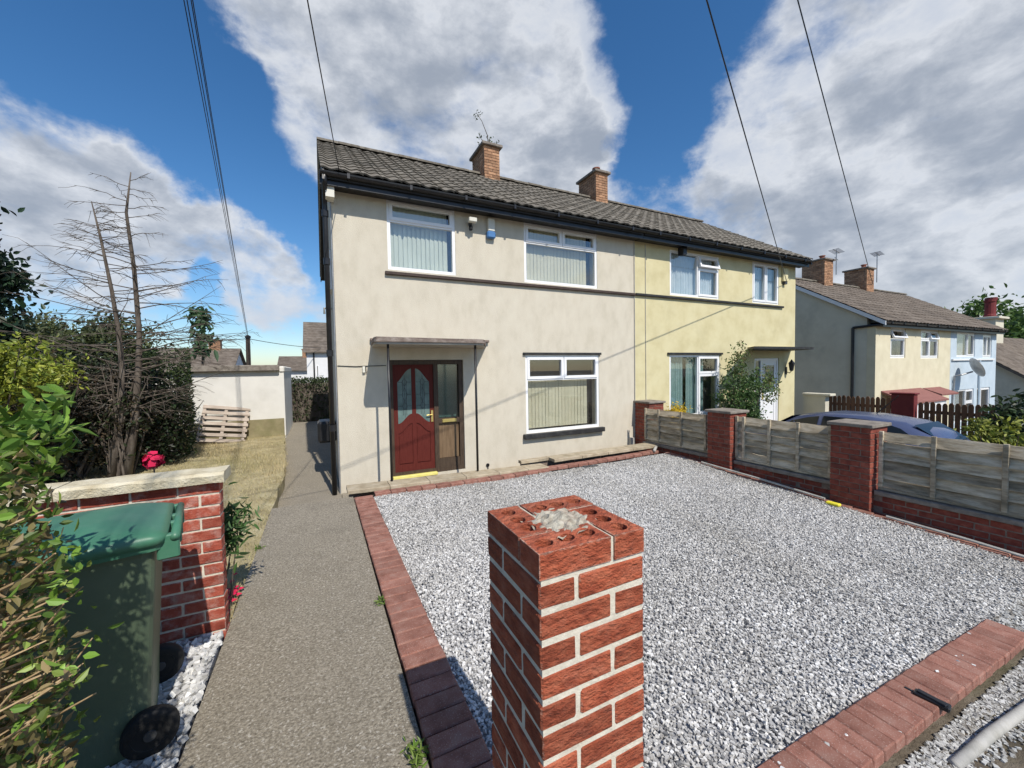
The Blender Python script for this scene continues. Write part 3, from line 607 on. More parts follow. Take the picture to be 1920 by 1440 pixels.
def window(par, x0, x1, z0, z1, y, panes, cover=None, fr=.055, mat=None, room=True, setback=.012):
    """panes: (fx0, fx1, fz0, fz1, sash, open angle) in fractions of the inner opening; a child window with its own pieces"""
    mat = mat or m_upvc; ya, yb = y+setback, y+setback+.07
    s = MB().ring(x0, x1, z0, z1, fr, ya, yb); ix0, ix1, iz0, iz1 = x0+fr, x1-fr, z0+fr, z1-fr; wx, wz = ix1-ix0, iz1-iz0
    cuts_x = sorted({p[0] for p in panes if p[0] > 0}); cuts_z = {}
    for p in panes:
        if p[2] > 0.001: s.box(ix0+p[0]*wx, ix0+p[1]*wx, ya+.002, yb-.002, iz0+p[2]*wz-.022, iz0+p[2]*wz+.022)
    for p in panes:
        if p[0] > 0.001: s.box(ix0+p[0]*wx-.022, ix0+p[0]*wx+.022, ya+.004, yb-.004, iz0+p[2]*wz, iz0+p[3]*wz)
    w = s.build('window', mat, par)
    for fx0, fx1, fz0, fz1, sash, ang in panes:
        a, b, c, d = ix0+fx0*wx+(.022 if fx0 > .001 else 0), ix0+fx1*wx-(.022 if fx1 < .999 else 0), iz0+fz0*wz+(.022 if fz0 > .001 else 0), iz0+fz1*wz-(.022 if fz1 < .999 else 0)
        g = MB(); f = MB(); wd = .042 if sash else .006
        if sash: f.ring(a-.012, b+.012, c-.012, d+.012, wd+.012, ya-.016, ya+.04)
        g.box(a+wd-.004, b-wd+.004, ya+.026, ya+.032, c+wd-.004, d-wd+.004)
        if ang:
            T = Matrix.Translation((0, ya, d)) @ Matrix.Rotation(rad(-ang), 4, 'X') @ Matrix.Translation((0, -ya, -d)); f.xf(T); g.xf(T)
        if sash: f.build('sash', mat, w)
        g.build('pane', m_glass, w)
    if cover: cover(w, ix0, ix1, iz0, iz1, yb+.07)
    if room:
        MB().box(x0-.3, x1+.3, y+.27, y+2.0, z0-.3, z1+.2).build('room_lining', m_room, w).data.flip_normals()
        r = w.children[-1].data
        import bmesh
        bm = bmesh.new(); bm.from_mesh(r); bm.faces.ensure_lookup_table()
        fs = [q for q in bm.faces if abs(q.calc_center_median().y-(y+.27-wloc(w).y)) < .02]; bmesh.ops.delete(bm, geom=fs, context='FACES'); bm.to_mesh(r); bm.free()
    return w
def vblind(mat, gap=None, x_to=1.0, drop=0.0, ang=32, z_hi=1.0):
    def f(w, a, b, c, d, y):
        s = MB(); b = a+(b-a)*x_to; x = a; vw = .089; dx = vw*cos(rad(ang))*.93; n = int((b-a)/dx)
        for i in range(n):
            x = a+dx*(i+.5)
            if gap and abs(x-(a+(b-a)*gap)) < .02: continue
            h = vw/2; t = rad(ang+random.uniform(-4, 4)); p, q = (x-h*cos(t), y-h*sin(t)), (x+h*cos(t), y+h*sin(t)); zt = c+(d-c)*z_hi
            s.add([(p[0],p[1],c+.02),(q[0],q[1],c+.02),(q[0],q[1],zt),(p[0],p[1],zt)], [(0,1,2,3)])
        s.box(a, b, y-.02, y+.02, c+(d-c)*z_hi, c+(d-c)*z_hi+.04); s.build('vertical_blind', mat, w)
    return f
def curtain(mat, spans, amp=.02, wl=.09):
    def f(w, a, b, c, d, y):
        for u, v in spans:
            s = MB(); x0, x1 = a+(b-a)*u, a+(b-a)*v; n = int((x1-x0)/.012); V = []
            for i in range(n+1):
                x = x0+(x1-x0)*i/n; yy = y+amp*sin(2*pi*(x-x0)/wl+sin(x*7))
                V += [(x, yy, c-.02), (x, yy+.01*sin(x*40), d+.02)]
            s.add(V, [(2*i, 2*i+2, 2*i+3, 2*i+1) for i in range(n)]).build('curtain', mat, w, smooth=True)
    return f
def tile_mesh():
    w, l = .300, .42; n = 10; V = []
    for e, (yy, lift) in enumerate(((0, .026), (l, .004))):
        for i in range(n+1):
            x = -w/2+(w+.012)*i/n; z = .013*sin(2*pi*i/n*1.5+.5)+.012
            V.append((x, yy, z+lift))
    for i in range(n+1): x, y, z = V[i]; V.append((x, y+.004, z-.026))
    k = n+1; F_ = [(i, i+1, k+i+1, k+i) for i in range(n)]+[(2*k+i, 2*k+i+1, i+1, i) for i in range(n)]
    me = bpy.data.meshes.new('tile'); me.from_pydata(V, [], F_); me.materials.append(m_tile); return me
TILE = tile_mesh()
EY, EZ, RY, RZ_ = 6.655, 3.055, 10.40, 5.37
def roof_half(h, x0, x1, dz=0, dark_right=False, individual=True, mat=None, ey=EY, ez=EZ, ry=RY, rz=RZ_):
    ez += dz; rz += dz; th = math.atan2(rz-ez, ry-ey); sl = math.hypot(rz-ez, ry-ey); back = 2*ry-ey
    s = MB(); nrm = (-sin(th), cos(th))
    for sg in (1, -1):
        f = lambda y: y if sg == 1 else 2*ry-y
        poly = [(f(ey+.03), ez-.035), (f(ry), rz-.03), (f(ry), rz-.12), (f(ey+.03), ez-.125)]; s.prism(poly, 'x', x0+.02, x1-.02)
    roof = s.build('roof', m_deck, h)
    nr = 13; g = (sl-.06)/nr; nc = int(round((x1-x0)/.300)); cw = (x1-x0)/nc
    if individual:
        for r in range(nr):
            for c in range(nc):
                o = bpy.data.objects.new('tile', TILE); COL.objects.link(o); o.parent = roof; d = r*g-.03
                o.location = Vector((x0+cw*(c+.5), ey+cos(th)*d, ez+sin(th)*d+.0))-wloc(roof)
                o.rotation_euler = (th+random.uniform(-.010, .010), random.uniform(-.012, .012), random.uniform(-.010, .010))
    else:
        b = np.array([v.co for v in TILE.vertices]); fq = np.array([p.vertices[:] for p in TILE.polygons]); V = []; F_ = []; k = 0
        R = np.array(Matrix.Rotation(th, 3, 'X'))
        for r in range(nr):
            for c in range(nc):
                d = r*g-.03; V.append(b @ R.T+np.array([x0+cw*(c+.5), ey+cos(th)*d, ez+sin(th)*d])); F_.append(fq+k); k += len(b)
        np_mesh('roof_tiles', np.concatenate(V), np.concatenate(F_), mat or m_tile, roof, kind='stuff')
    # rear slope, plain courses
    s = MB()
    for r in range(nr):
        d = r*g; ya, za = back-cos(th)*d, ez+sin(th)*d; yb, zb = back-cos(th)*(d+g+.03), ez+sin(th)*(d+g+.03)
        s.add([(x0,ya,za+.03),(x1,ya,za+.03),(x1,yb,zb+.01),(x0,yb,zb+.01),(x0,ya,za),(x1,ya,za)], [(0,1,2,3),(0,4,5,1)])
    s.build('rear_tile_courses', m_tile, roof)
    rt = MB(); n = 8
    V = [(xx, .13*cos(pi*i/n), .10*sin(pi*i/n)-.03) for xx in (-.228, .228) for i in range(n+1)]
    me = rt.add(V, [(i, i+1, n+1+i+1, n+1+i) for i in range(n)]+[tuple(range(n+1)), tuple(range(n+1, 2*n+2))]).mesh('ridge_tile'); me.materials.append(m_tile)
    m = int((x1-x0)/.46)
    for i in range(m):
        o = bpy.data.objects.new('ridge_tile', me); COL.objects.link(o); o.parent = roof; o.location = Vector((x0+(x1-x0)*(i+.5)/m, ry, rz+.03+random.uniform(-.006, .006)))-wloc(roof); o.scale = ((x1-x0)/m/.46, 1, 1)
    return roof
def verge(h, x0, x1, dz=0):
    ez, rz = EZ+dz, RZ_+dz; s = MB()
    for sg in (1, -1):
        f = lambda y: y if sg == 1 else 2*RY-y
        s.prism([(f(EY-.02), ez-.155), (f(RY), rz-.155), (f(RY), rz-.01), (f(EY-.02), ez-.01)], 'x', x0, x1)
    return s
def eaves(h, x0, x1, dz=0, ywall=7.0):
    z = EZ+dz
    MB().box(x0, x1, EY+.065, EY+.09, z-.20, z-.03).build('fascia', m_black, h)
    MB().box(x0+.01, x1-.01, EY+.092, ywall-.003, z-.165, z-.15).build('soffit', m_black, h)
    s = MB(); n = 8; V = []
    for k, (r, xa) in enumerate(((.056, x0), (.056, x1), (.048, x1), (.048, x0))):
        V += [(xa, EY+.005-r*cos(pi*i/n), z-.035-r*sin(pi*i/n)) for i in range(n+1)]
    k = n+1; F_ = [(i, i+1, k+i+1, k+i) for i in range(n)]+[(2*k+i, 2*k+i+1, 3*k+i+1, 3*k+i) for i in range(n)]+[(0, k, 2*k, 3*k), (n, k+n, 2*k+n, 3*k+n)]
    s.add(V, F_); s.prism([(EY+.005-.052*cos(pi*i/n), z-.035-.052*sin(pi*i/n)) for i in range(n+1)], 'x', x0, x0+.01); s.prism([(EY+.005-.052*cos(pi*i/n), z-.035-.052*sin(pi*i/n)) for i in range(n+1)], 'x', x1-.01, x1)
    g = s.build('gutter', m_black, h)
    b = MB(); x = x0+.4
    while x < x1: b.box(x-.02, x+.02, EY-.058, EY+.065, z-.10, z-.025); x += .95
    b.build('gutter_bracket', m_black, g)
def chimney(h, x0, x1, y0, y1, zb, zt, pot=True, individual=True, mat=None):
    w = MB().box(x0+.01, x1-.01, y0+.01, y1-.01, zb-.6, zt).build('chimney', m_mortd, h)
    bk = CH; z = zb
    if individual:
        n = int((zt-zb)/.075)
        for c in range(n):
            z = zt-.068-c*.075
            nxx = max(1, round((x1-x0)/.225)); nyy = max(1, round((y1-y0)/.225)); bx = (x1-x0)/nxx; by = (y1-y0)/nyy
            for i in range(nxx+(c % 2)):
                a = x0+bx*(i-.5*(c % 2)); b_ = a+bx; a, b_ = max(a, x0), min(b_, x1)
                o = bk.put(w, (a+b_)/2, y0+.05, z, 0, False); o.scale = ((b_-a-.01)/.215, 1, 1)
            for i in range(nyy+((c+1) % 2)):
                a = y0+by*(i-.5*((c+1) % 2)); b_ = a+by; a, b_ = max(a, y0+.1), min(b_, y1)
                if b_-a < .05: continue
                for xx in (x0+.05, x1-.05):
                    o = bk.put(w, xx, (a+b_)/2, z, pi/2, False); o.scale = ((b_-a-.01)/.215, 1, 1)
    else:
        MB().box(x0, x1, y0, y1, zb-.5, zt).build('brickwork', m_chim, w)
    MB().cbox(x0-.07, x1+.07, y0-.07, y1+.07, zt, zt+.075, .01).build('capping', m_capst, w)
    MB().prism([(x0-.03, y0-.05), (x1+.03, y0-.05), (x1+.03, y0-.012), (x0-.03, y0-.012)], 'z', zb-.40, zb+.03).build('flashing', m_lead2, w)
    if pot: MB().lathe([(.11,0),(.11,.06),(.095,.08),(.095,.16),(.125,.17),(.125,.20),(.08,.205)], ((x0+x1)/2, y0+.28, zt+.07), 16).build('chimney_pot', m_pot, w)
    return w
CH = Bricks(m_chim)

# --- cream house
HX0, HXM, HX1 = .262, 6.60, 12.95
H1 = thing('house', (3.4, 8.5, -2.05), 'cream rendered half of the semi-detached pair with the red front door', 'house', 'houses in the street')
o1 = [(1.11,2.31,1.73,2.915), (3.73,5.53,1.725,2.90), (3.72,5.555,-1.31,.275), (1.06,2.41,-1.86,.19)]
wall_holes(MB(), HX0, HXM-.006, -2.10, EZ-.14, 7.0, .26, o1).build('wall', m_cream, H1)
MB().prism([(7.262,-2.1),(13.8,-2.1),(13.8,EZ-.17),(RY,RZ_-.17),(7.262,EZ+.19)], 'x', HX0, HX0+.25).build('gable_wall', m_cream, H1)
MB().box(HX0+.252, HXM, 13.55, 13.8, -2.1, EZ-.1).build('rear_wall', m_cream, H1)
roof_half(H1, .12, HXM-.004)
verge(H1, .135, .165).build('bargeboard', M('grey_bargeboard', [(.20,.19,.175),(.27,.26,.24)], 8, .8, stain=(.08,.08,.075,.4), stscale=5), H1)
eaves(H1, .10, HXM-.004)
MB().box(.175, .30, 6.76, 6.985, 2.70, 2.885).build('eaves_block', m_alarm, H1)
chimney(H1, 4.17, 4.63, 10.02, 10.92, 4.95, 6.03, pot=False)
two = [(0,1,0,.70,False,0),(0,.5,.70,1,True,0),(.5,1,.70,1,True,0)]
window(H1, *o1[0], 7.0, [(0,1,0,.72,False,0),(0,1,.72,1,True,0)], vblind(m_blind, x_to=.97, ang=16))
window(H1, *o1[1], 7.0, two, vblind(m_blindc, x_to=.93, ang=8))
window(H1, *o1[2], 7.0, two, vblind(m_blindc, gap=.47, x_to=.93, ang=8, z_hi=.69))
MB().cbox(1.055, HXM-.01, 6.945, 6.998, 1.635, 1.69, .006).build('sill_band', m_dsill, H1)
MB().cbox(3.64, 5.64, 6.90, 6.998, -1.41, -1.315, .008).build('window_sill', m_bksill, H1)
MB().cbox(3.66, 5.60, 6.955, 6.998, .279, .325, .005).build('lintel', m_bksill, H1)
# front door with side light
D1 = MB().ring(1.065, 2.405, -1.855, .185, .075, 7.03, 7.15); D1.box(1.855, 1.935, 7.035, 7.148, -1.78, .11); D1.box(1.935, 2.33, 7.04, 7.14, -.97, -.88); D1.box(1.935, 2.33, 7.04, 7.14, -1.80, -1.62)
dfr = D1.build('door_frame', m_dframe, H1)
def arch(x0, x1, z_lo, z_hi, rise, flip=False, bottom=None):
    """half of a bow-topped door panel outline in x,z"""
    n = 8; top = []
    for i in range(n+1):
        t = i/n; tt = t if not flip else 1-t; top.append((x0+(x1-x0)*t, z_hi-rise+rise*(.5-.5*cos(pi*tt))))
    if bottom is None: low = [(x0, z_lo), (x1, z_lo)]
    else: low = [(x0+(x1-x0)*i/n, z_lo+bottom*(.5-.5*cos(pi*(i/n if not flip else 1-i/n)))) for i in range(n+1)]
    return low+top[::-1]
dx0, dx1, dz0, dz1 = 1.142, 1.853, -1.80, .108
leaf = MB().box(dx0, dx1, 7.075, 7.11, dz0, dz1); leaf.box(dx0, dx0+.075, 7.06, 7.0745, dz0, dz1); leaf.box(dx1-.075, dx1, 7.06, 7.0745, dz0, dz1)
xm = (dx0+dx1)/2; leaf.box(xm-.035, xm+.035, 7.06, 7.0745, dz0, dz1); leaf.box(dx0+.075, dx1-.075, 7.0605, 7.0745, dz0, dz0+.14)
for xa, xb, fl in ((dx0+.075, xm-.035, False), (xm+.035, dx1-.075, True)):
    # top rail above the glass and wavy middle rail, cut as polygons
    n = 8; up = [(xa+(xb-xa)*i/n, -.20+.24*(lambda q: sin(q*pi/2)**1.3)((i/n) if not fl else 1-i/n)) for i in range(n+1)]
    leaf.prism([(xb, dz1), (xa, dz1)]+up, 'y', 7.061, 7.0745)
    lo = [(xa+(xb-xa)*i/n, -.93+.17*(.5-.5*cos(pi*((i/n) if not fl else 1-i/n)))) for i in range(n+1)]
    leaf.prism(lo+[(p[0], p[1]-.17) for p in lo[::-1]], 'y', 7.061, 7.0745)
dl = leaf.build('door', m_ddoor, dfr)
for xa, xb, fl in ((dx0+.075, xm-.035, False), (xm+.035, dx1-.075, True)):
    MB().prism(arch(xa+.012, xb-.012, dz0+.165, -1.0, .14, fl), 'y', 7.062, 7.0745).build('door_panel', m_ddoor, dfr)
    n = 8; up = [(xa+(xb-xa)*i/n, -.20+.24*sin(((i/n) if not fl else 1-i/n)*pi/2)**1.3) for i in range(n+1)]
    lo = [(xa+(xb-xa)*i/n, -.93+.17*(.5-.5*cos(pi*((i/n) if not fl else 1-i/n)))) for i in range(n+1)]
    MB().prism(lo+up[::-1], 'y', 7.068, 7.0745).build('leaded_pane', M('leaded_glass', [(.09,.14,.13),(.16,.23,.215)], 5, .12, spec=.35), dfr)
    ld = MB(); cxm = (xa+xb)/2
    for q in (-.22, 0, .22): xx = cxm+q*(xb-xa)*.55; ld.box(xx-.003, xx+.003, 7.0655, 7.0678, -.78 if q else -.82, -.16 if q else -.08)
    for zc, hh in ((-.62, .07), (-.42, .13), (-.20, .07)):
        for a, b in (((cxm, zc-hh), (cxm+.045, zc)), ((cxm+.045, zc), (cxm, zc+hh)), ((cxm, zc+hh), (cxm-.045, zc)), ((cxm-.045, zc), (cxm, zc-hh))):
            ld.tube([(a[0], 7.066, a[1]), (b[0], 7.066, b[1])], .003, 4)
        ld.box(xa+.01, cxm-.046, 7.0655, 7.0678, zc-.003, zc+.003); ld.box(cxm+.046, xb-.01, 7.0655, 7.0678, zc-.003, zc+.003)
    ld.build('leading', m_lead, dfr)
MB().box(dx1-.055, dx1-.018, 7.048, 7.0595, -.93, -.72).tube([(dx1-.036, 7.03, -.80), (dx1-.10, 7.025, -.80), (dx1-.14, 7.03, -.805)], .009, 8).build('door_handle', m_brass, dfr)
MB().box(1.945, 2.32, 7.085, 7.092, -.875, .105).build('side_pane', m_obsc, dfr)
MB().box(1.935, 2.335, 7.2, 7.21, -.88, .12).build('side_light_curtain', M('pale_teal_net', [(.34,.47,.46),(.43,.56,.55)], 6, .9), dfr)
MB().box(1.945, 2.32, 7.08, 7.11, -1.615, -.975).build('side_panel', m_oak, dfr)
MB().cbox(2.0, 2.27, 7.022, 7.0385, -.955, -.895, .003).build('letter_plate', m_brass, dfr)
MB().cbox(dx0-.05, dx1+.02, 6.955, 7.058, -1.885, -1.835, .006).build('threshold', m_yel, dfr)
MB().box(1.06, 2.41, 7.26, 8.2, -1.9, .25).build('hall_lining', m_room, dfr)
# canopy
ring_ = [(.80,6.999),(.745,6.30),(.74,6.14),(.77,6.085),(1.2,6.075),(1.8,6.075),(2.36,6.08),(2.46,6.11),(2.53,6.20),(2.62,6.42),(2.74,6.70),(2.88,6.999)]
can = MB().prism(ring_, 'z', .435, .505); can.v = [(x, y, z+(random.uniform(-.012, .012) if y < 6.9 else 0)) for x, y, z in can.v]
cn = can.build('canopy', m_canopy, H1)
MB().prism([(1.6+(x-1.6)*.985, 7-(7-y)*.97) for x, y in ring_], 'z', .405, .4335).build('canopy_soffit', m_soff, cn)
MB().cbox(.78, 2.92, 6.93, 6.998, .506, .555, .01).build('mortar_fillet', m_canopy, cn)
for px in (.945, 2.345): MB().tube([(px, 6.18, -1.70), (px, 6.18, .42)], .019, 10).build('canopy_post', m_black, H1, smooth=True)
# down pipe, wires and wall fittings
MB().tube([(.165,6.66,3.0),(.165,6.70,2.86),(.165,6.93,2.72),(.165,6.955,2.60),(.165,6.955,-2.02)], .038, 12).build('downpipe', m_black, H1, smooth=True)
for z in (2.5, 1.75, .3, -.9): MB().lathe([(.05,-.05),(.05,.05)], (.165, 6.955, z), 12).build('pipe_collar', m_black, H1)
MB().tube([(.245,6.985,2.7),(.25,6.985,1.5),(.243,6.985,0),(.25,6.985,-2.0)], .010, 6).build('wall_cable', m_metal, H1)
MB().tube([(.27,6.992,.10),(.55,6.99,.085),(.66,6.99,.09),(1.03,6.99,.095)], .006, 6).build('wall_wire', m_black, H1)
MB().cbox(.648, .690, 6.955, 6.997, -.02, .085, .006).build('bell_box', m_alarm, H1)
MB().tube([(.70,6.99,.08),(.705,6.985,-.03)], .007, 6).build('bell_wire', m_black, H1)
MB().tube([(HXM-.012,6.988,2.85),(HXM-.012,6.988,1.7),(HXM-.016,6.988,-1.0),(HXM-.03,6.988,-1.7)], .011, 6).build('party_cable', m_pipe, H1)
MB().box(6.38, 6.48, 6.90, 6.99, -1.98, -1.63).build('meter_duct', m_pipe, H1)
MB().lathe([(.035,0),(.035,-.012),(.02,-.012)], (2.86, 6.995, -1.84), 12, 'y').tube([(2.86,6.98,-1.86),(2.86,6.97,-1.98)], .008, 6).build('outside_tap', m_black, H1)
al = thing('alarm_box', (3.0, 6.95, 2.5), 'cream and blue alarm box between the upper windows', 'alarm box')
MB().cbox(2.935, 3.075, 6.915, 6.996, 2.60, 2.845, .012).build('box_top', m_alarm, al); MB().cbox(2.915, 3.085, 6.905, 6.996, 2.47, 2.598, .02).build('box_base', m_alb, al)
sl_ = thing('security_light', (2.58, 6.9, 2.6), 'small white floodlight with sensor under the eaves', 'light')
MB().cbox(2.52, 2.67, 6.80, 6.90, 2.68, 2.76, .01).xf(Matrix.Identity(4)).build('lamp_head', m_alarm, sl_); MB().box(2.575, 2.605, 6.90, 6.997, 2.66, 2.72).build('bracket', m_hub, sl_)
MB().lathe([(.02,-.05),(.035,-.03),(.035,.03),(.02,.05)], (2.585, 6.91, 2.60), 10).build('sensor', m_rub, sl_)
bx = thing('wall_box', (.1, 8.4, -1.4), 'black plastic box fixed low on the shaded side wall', 'box')
MB().cbox(-.06, .258, 8.10, 8.62, -1.32, -.92, .04).build('casing', m_black, bx); MB().tube([(.2,8.3,-1.32),(.2,8.3,-1.98)], .03, 8).build('waste_pipe', m_black, bx)
MB().box(.228, .2605, 7.9, 8.5, 1.5, 2.2).ring(0, 0, 0, 0, 0, 0, 0).build('side_window', m_upvc, H1)
MB().tube([(.25,7.9,1.15),(.12,7.9,1.15),(.12,7.9,1.05)], .02, 8).build('overflow_pipe', m_pipe, H1)

# --- yellow house
H2 = thing('house', (9.8, 8.5, -2.6), 'yellow rendered half of the semi-detached pair with the white door', 'house', 'houses in the street')
o2 = [(7.73,9.51,1.735,2.83), (10.90,12.12,1.735,2.87), (7.71,9.55,-1.275,.28), (11.02,12.16,-1.95,.19)]
wall_holes(MB(), HXM+.006, HX1, -3.2, EZ-.14, 7.0, .26, o2).build('wall', m_yellow, H2)
MB().prism([(7.262,-3.3),(13.8,-3.3),(13.8,EZ-.17),(RY,RZ_-.17),(7.262,EZ+.19)], 'x', HX1-.25, HX1).build('gable_wall', m_yellow, H2)
roof_half(H2, HXM+.004, 13.1); verge(H2, 13.07, 13.1).build('bargeboard', m_black, H2); eaves(H2, HXM+.004, 13.12)
chimney(H2, 7.90, 8.37, 10.02, 10.92, 4.95, 6.06)
col = [(0,.56,0,1,False,0),(.56,1,0,.70,True,0)]
window(H2, *o2[0], 7.0, col+[(.56,1,.70,1,True,16)], curtain(m_net, ((0, .98),)))
window(H2, *o2[1], 7.0, [(0,.5,0,1,True,0),(.5,1,0,1,True,0)], curtain(m_net, ((0, .98),)))
window(H2, *o2[2], 7.0, col+[(.56,1,.70,1,True,0)], curtain(m_teal, ((0, .33), (.40, .56), (.56, .78))))
MB().cbox(HXM+.01, 12.30, 6.945, 6.998, 1.645, 1.70, .006).build('sill_band', m_bksill, H2)
MB().cbox(7.63, 9.63, 6.955, 6.998, .284, .335, .005).build('lintel', m_bksill, H2); MB().cbox(7.63, 9.63, 6.92, 6.998, -1.36, -1.28, .006).build('window_sill', m_bksill, H2)
d = MB().ring(11.03, 12.15, -1.94, .18, .06, 7.02, 7.10); d.box(11.33, 11.39, 7.02, 7.10, -1.88, .12); df2 = d.build('door_frame', m_upvc, H2)
MB().box(11.39, 12.09, 7.04, 7.08, -1.88, .12).ring(11.47, 12.01, -.85, .02, .04, 7.025, 7.0395).ring(11.47, 12.01, -1.75, -1.0, .04, 7.025, 7.0395).build('door', m_upvc, df2)
MB().box(11.51, 11.97, 7.03, 7.0385, -.81, -.02).build('door_pane', m_obsc, df2); MB().box(11.09, 11.33, 7.05, 7.058, -1.88, .12).build('side_pane', m_obsc, df2)
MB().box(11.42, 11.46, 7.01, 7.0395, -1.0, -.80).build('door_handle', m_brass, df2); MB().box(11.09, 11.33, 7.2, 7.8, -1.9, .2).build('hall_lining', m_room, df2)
c2 = MB().prism([(10.75,6.998),(10.0,6.5),(9.62,6.12),(9.75,6.08),(12.1,6.08),(12.23,6.12),(12.55,6.6),(12.75,6.998)], 'z', .40, .455).build('canopy', m_bksill, H2)
MB().cbox(10.7, 12.8, 6.94, 6.998, .457, .50, .008).build('mortar_fillet', m_yellow, c2)
MB().tube([(6.93,6.99,2.85),(6.93,6.99,1.75),(6.925,6.99,1.6),(6.935,6.99,-1.6)], .008, 6).build('wall_cable', m_pipe, H2)
MB().box(8.0, 8.12, 6.83, 6.99, 2.70, 2.89).build('eaves_bracket', m_black, H2)
MB().cbox(12.24, 12.46, 6.93, 6.997, 2.42, 2.80, .01).build('meter_box', m_yellow, H2); MB().box(12.29, 12.40, 6.92, 6.99, 2.34, 2.415).build('meter_base', m_hub, H2)
la = thing('wall_lantern', (12.5, 6.85, -.2), 'small black lantern on the yellow wall beside the white door', 'lantern')
MB().box(12.47, 12.53, 6.975, 6.998, -.30, -.08).tube([(12.5,6.98,-.22),(12.5,6.9,-.26),(12.5,6.84,-.20)], .012, 6).build('arm', m_black, la)
MB().lathe([(.03,-.17),(.05,-.15),(.075,.05),(.085,.055),(.03,.13),(.01,.17)], (12.5, 6.84, -.03), 6).build('lamp_cage', m_black, la)

# --- second pair down the street
DZ = -1.60
def far_house(x0, x1, mat, label, opens, gable, chx, lows):
    h = thing('house', ((x0+x1)/2, 8.5, -3.7), label, 'house', 'houses in the street')
    wall_holes(MB(), x0+.004, x1-.004, -4.9, EZ+DZ-.14, 6.95, .25, opens).build('wall', mat, h)
    if gable in ('l', 'b'): MB().prism([(7.202,-4.9),(13.8,-4.9),(13.8,EZ+DZ-.17),(RY,RZ_+DZ-.17),(7.202,EZ+DZ+.16)], 'x', x0, x0+.25).build('gable_wall', m_gab, h)
    if gable in ('r', 'b'): MB().prism([(7.202,-4.9),(13.8,-4.9),(13.8,EZ+DZ-.17),(RY,RZ_+DZ-.17),(7.202,EZ+DZ+.16)], 'x', x1-.25, x1).build('gable_wall', mat, h)
    roof_half(h, x0-(.14 if gable == 'l' else -.004), x1+(.14 if gable == 'r' else -.004), DZ, individual=False, mat=m_tile2); eaves(h, x0-.1*(gable == 'l')+.004, x1+.1*(gable == 'r')-.004, DZ, 6.95)
    chimney(h, chx, chx+.72, 10.0, 10.95, EZ+DZ+1.9, 4.72+(0 if gable == 'l' else -.03))
    return h
m_gab = M('grey_render', [(.56,.52,.41),(.65,.61,.49)], 1.4, .93, .4, 60, stain=(.33,.31,.25,.5), stscale=.9)
m_tile2 = M('brown_tile', [(.10,.08,.062),(.15,.122,.097),(.205,.172,.14)], 2.5, .93, .3, 60, stain=(.05,.045,.04,.5), stscale=.7)
oc = [(18.85,20.05,.16,1.28), (21.35,23.0,.14,1.28), (18.9,22.6,-2.6,-1.35)]
H3 = far_house(17.75, 24.2, M('warm_cream_render', [(.60,.54,.38),(.69,.63,.46)], 2, .93, .4, 60, stain=(.5,.44,.31,.3)), 'pale yellow half of the second pair with the red porch roof', oc, 'l', 20.75, None)
window(H3, *oc[0], 6.97, [(0,1,0,.66,True,0),(0,1,.66,1,True,22)], curtain(m_net, ((.0,.3),)), .07); window(H3, *oc[1], 6.97, [(0,.5,0,.68,True,0),(.5,1,0,.68,True,0),(0,.5,.68,1,True,0),(.5,1,.68,1,True,14)], curtain(m_net, ((.1,.4),)), .07)
window(H3, *oc[2], 6.97, [(0,.33,0,.6,True,0),(.33,.66,0,.6,True,0),(.66,1,0,.6,True,0),(0,.33,.6,1,True,0),(.33,.66,.6,1,True,0),(.66,1,.6,1,True,0)], None, .07)
verge(H3, 17.62, 17.66, DZ).build('bargeboard', m_upvc, H3)
pr = MB().prism([(6.15,-1.40),(6.945,-1.02),(6.945,-1.08),(6.15,-1.46)], 'x', 18.2, 21.4).build('porch_roof', m_porch, H3)
MB().prism([(6.4,-1.26),(6.945,-1.04),(6.945,-1.10),(6.4,-1.32)], 'x', 21.6, 23.2).build('bay_roof', m_porch, H3)
for px in (18.3, 21.3): MB().box(px-.04, px+.04, 6.2, 6.28, -4.4, -1.44).build('porch_post', m_upvc, pr)
MB().box(18.35, 21.25, 6.21, 6.27, -2.0, -1.46).build('porch_glazing_bar', m_upvc, pr)
MB().tube([(17.70,7.6,1.30),(17.70,7.6,-4.0)], .05, 8).tube([(17.70,7.6,1.30),(17.70,6.7,1.34)], .045, 8).build('downpipe', m_black, H3)
ob = [(24.85,26.9,.2,1.26), (27.85,29.0,.16,1.22), (24.75,26.9,-2.7,-1.25), (27.3,28.9,-3.6,-1.25)]
H4 = far_house(24.2, 29.6, m_blue, 'pale blue half of the second pair with the satellite dish', ob, 'r', 24.55, None)
window(H4, *ob[0], 6.97, [(0,.62,0,1,False,0),(.62,1,0,1,True,0)], curtain(m_net, ((.0,.6),)), .07); window(H4, *ob[1], 6.97, [(0,.5,0,1,True,0),(.5,1,0,1,True,0)], curtain(m_net, ((0,.9),)), .07)
window(H4, *ob[2], 6.97, [(0,.6,0,1,False,0),(.6,1,0,.6,True,0),(.6,1,.6,1,True,0)], curtain(m_net, ((0,.5),)), .07); window(H4, *ob[3], 6.97, [(0,.3,0,1,False,0),(.3,1,0,1,True,0)], None, .07)
MB().cbox(24.3, 29.2, 6.88, 6.948, .03, .10, .006).build('sill_band', m_white2, H4)
MB().tube([(27.35,6.9,.05),(27.35,6.9,-4)], .04, 8).build('downpipe', m_blue, H4)
dish = thing('satellite_dish', (25.0, 6.7, -1.1), 'grey satellite dish on a wall arm of the pale blue house', 'satellite dish')
MB().tube([(24.45,6.93,-1.9),(24.45,6.88,-.62),(24.5,6.7,-.58),(24.95,6.5,-.45)], .035, 6).build('arm', m_metal, dish)
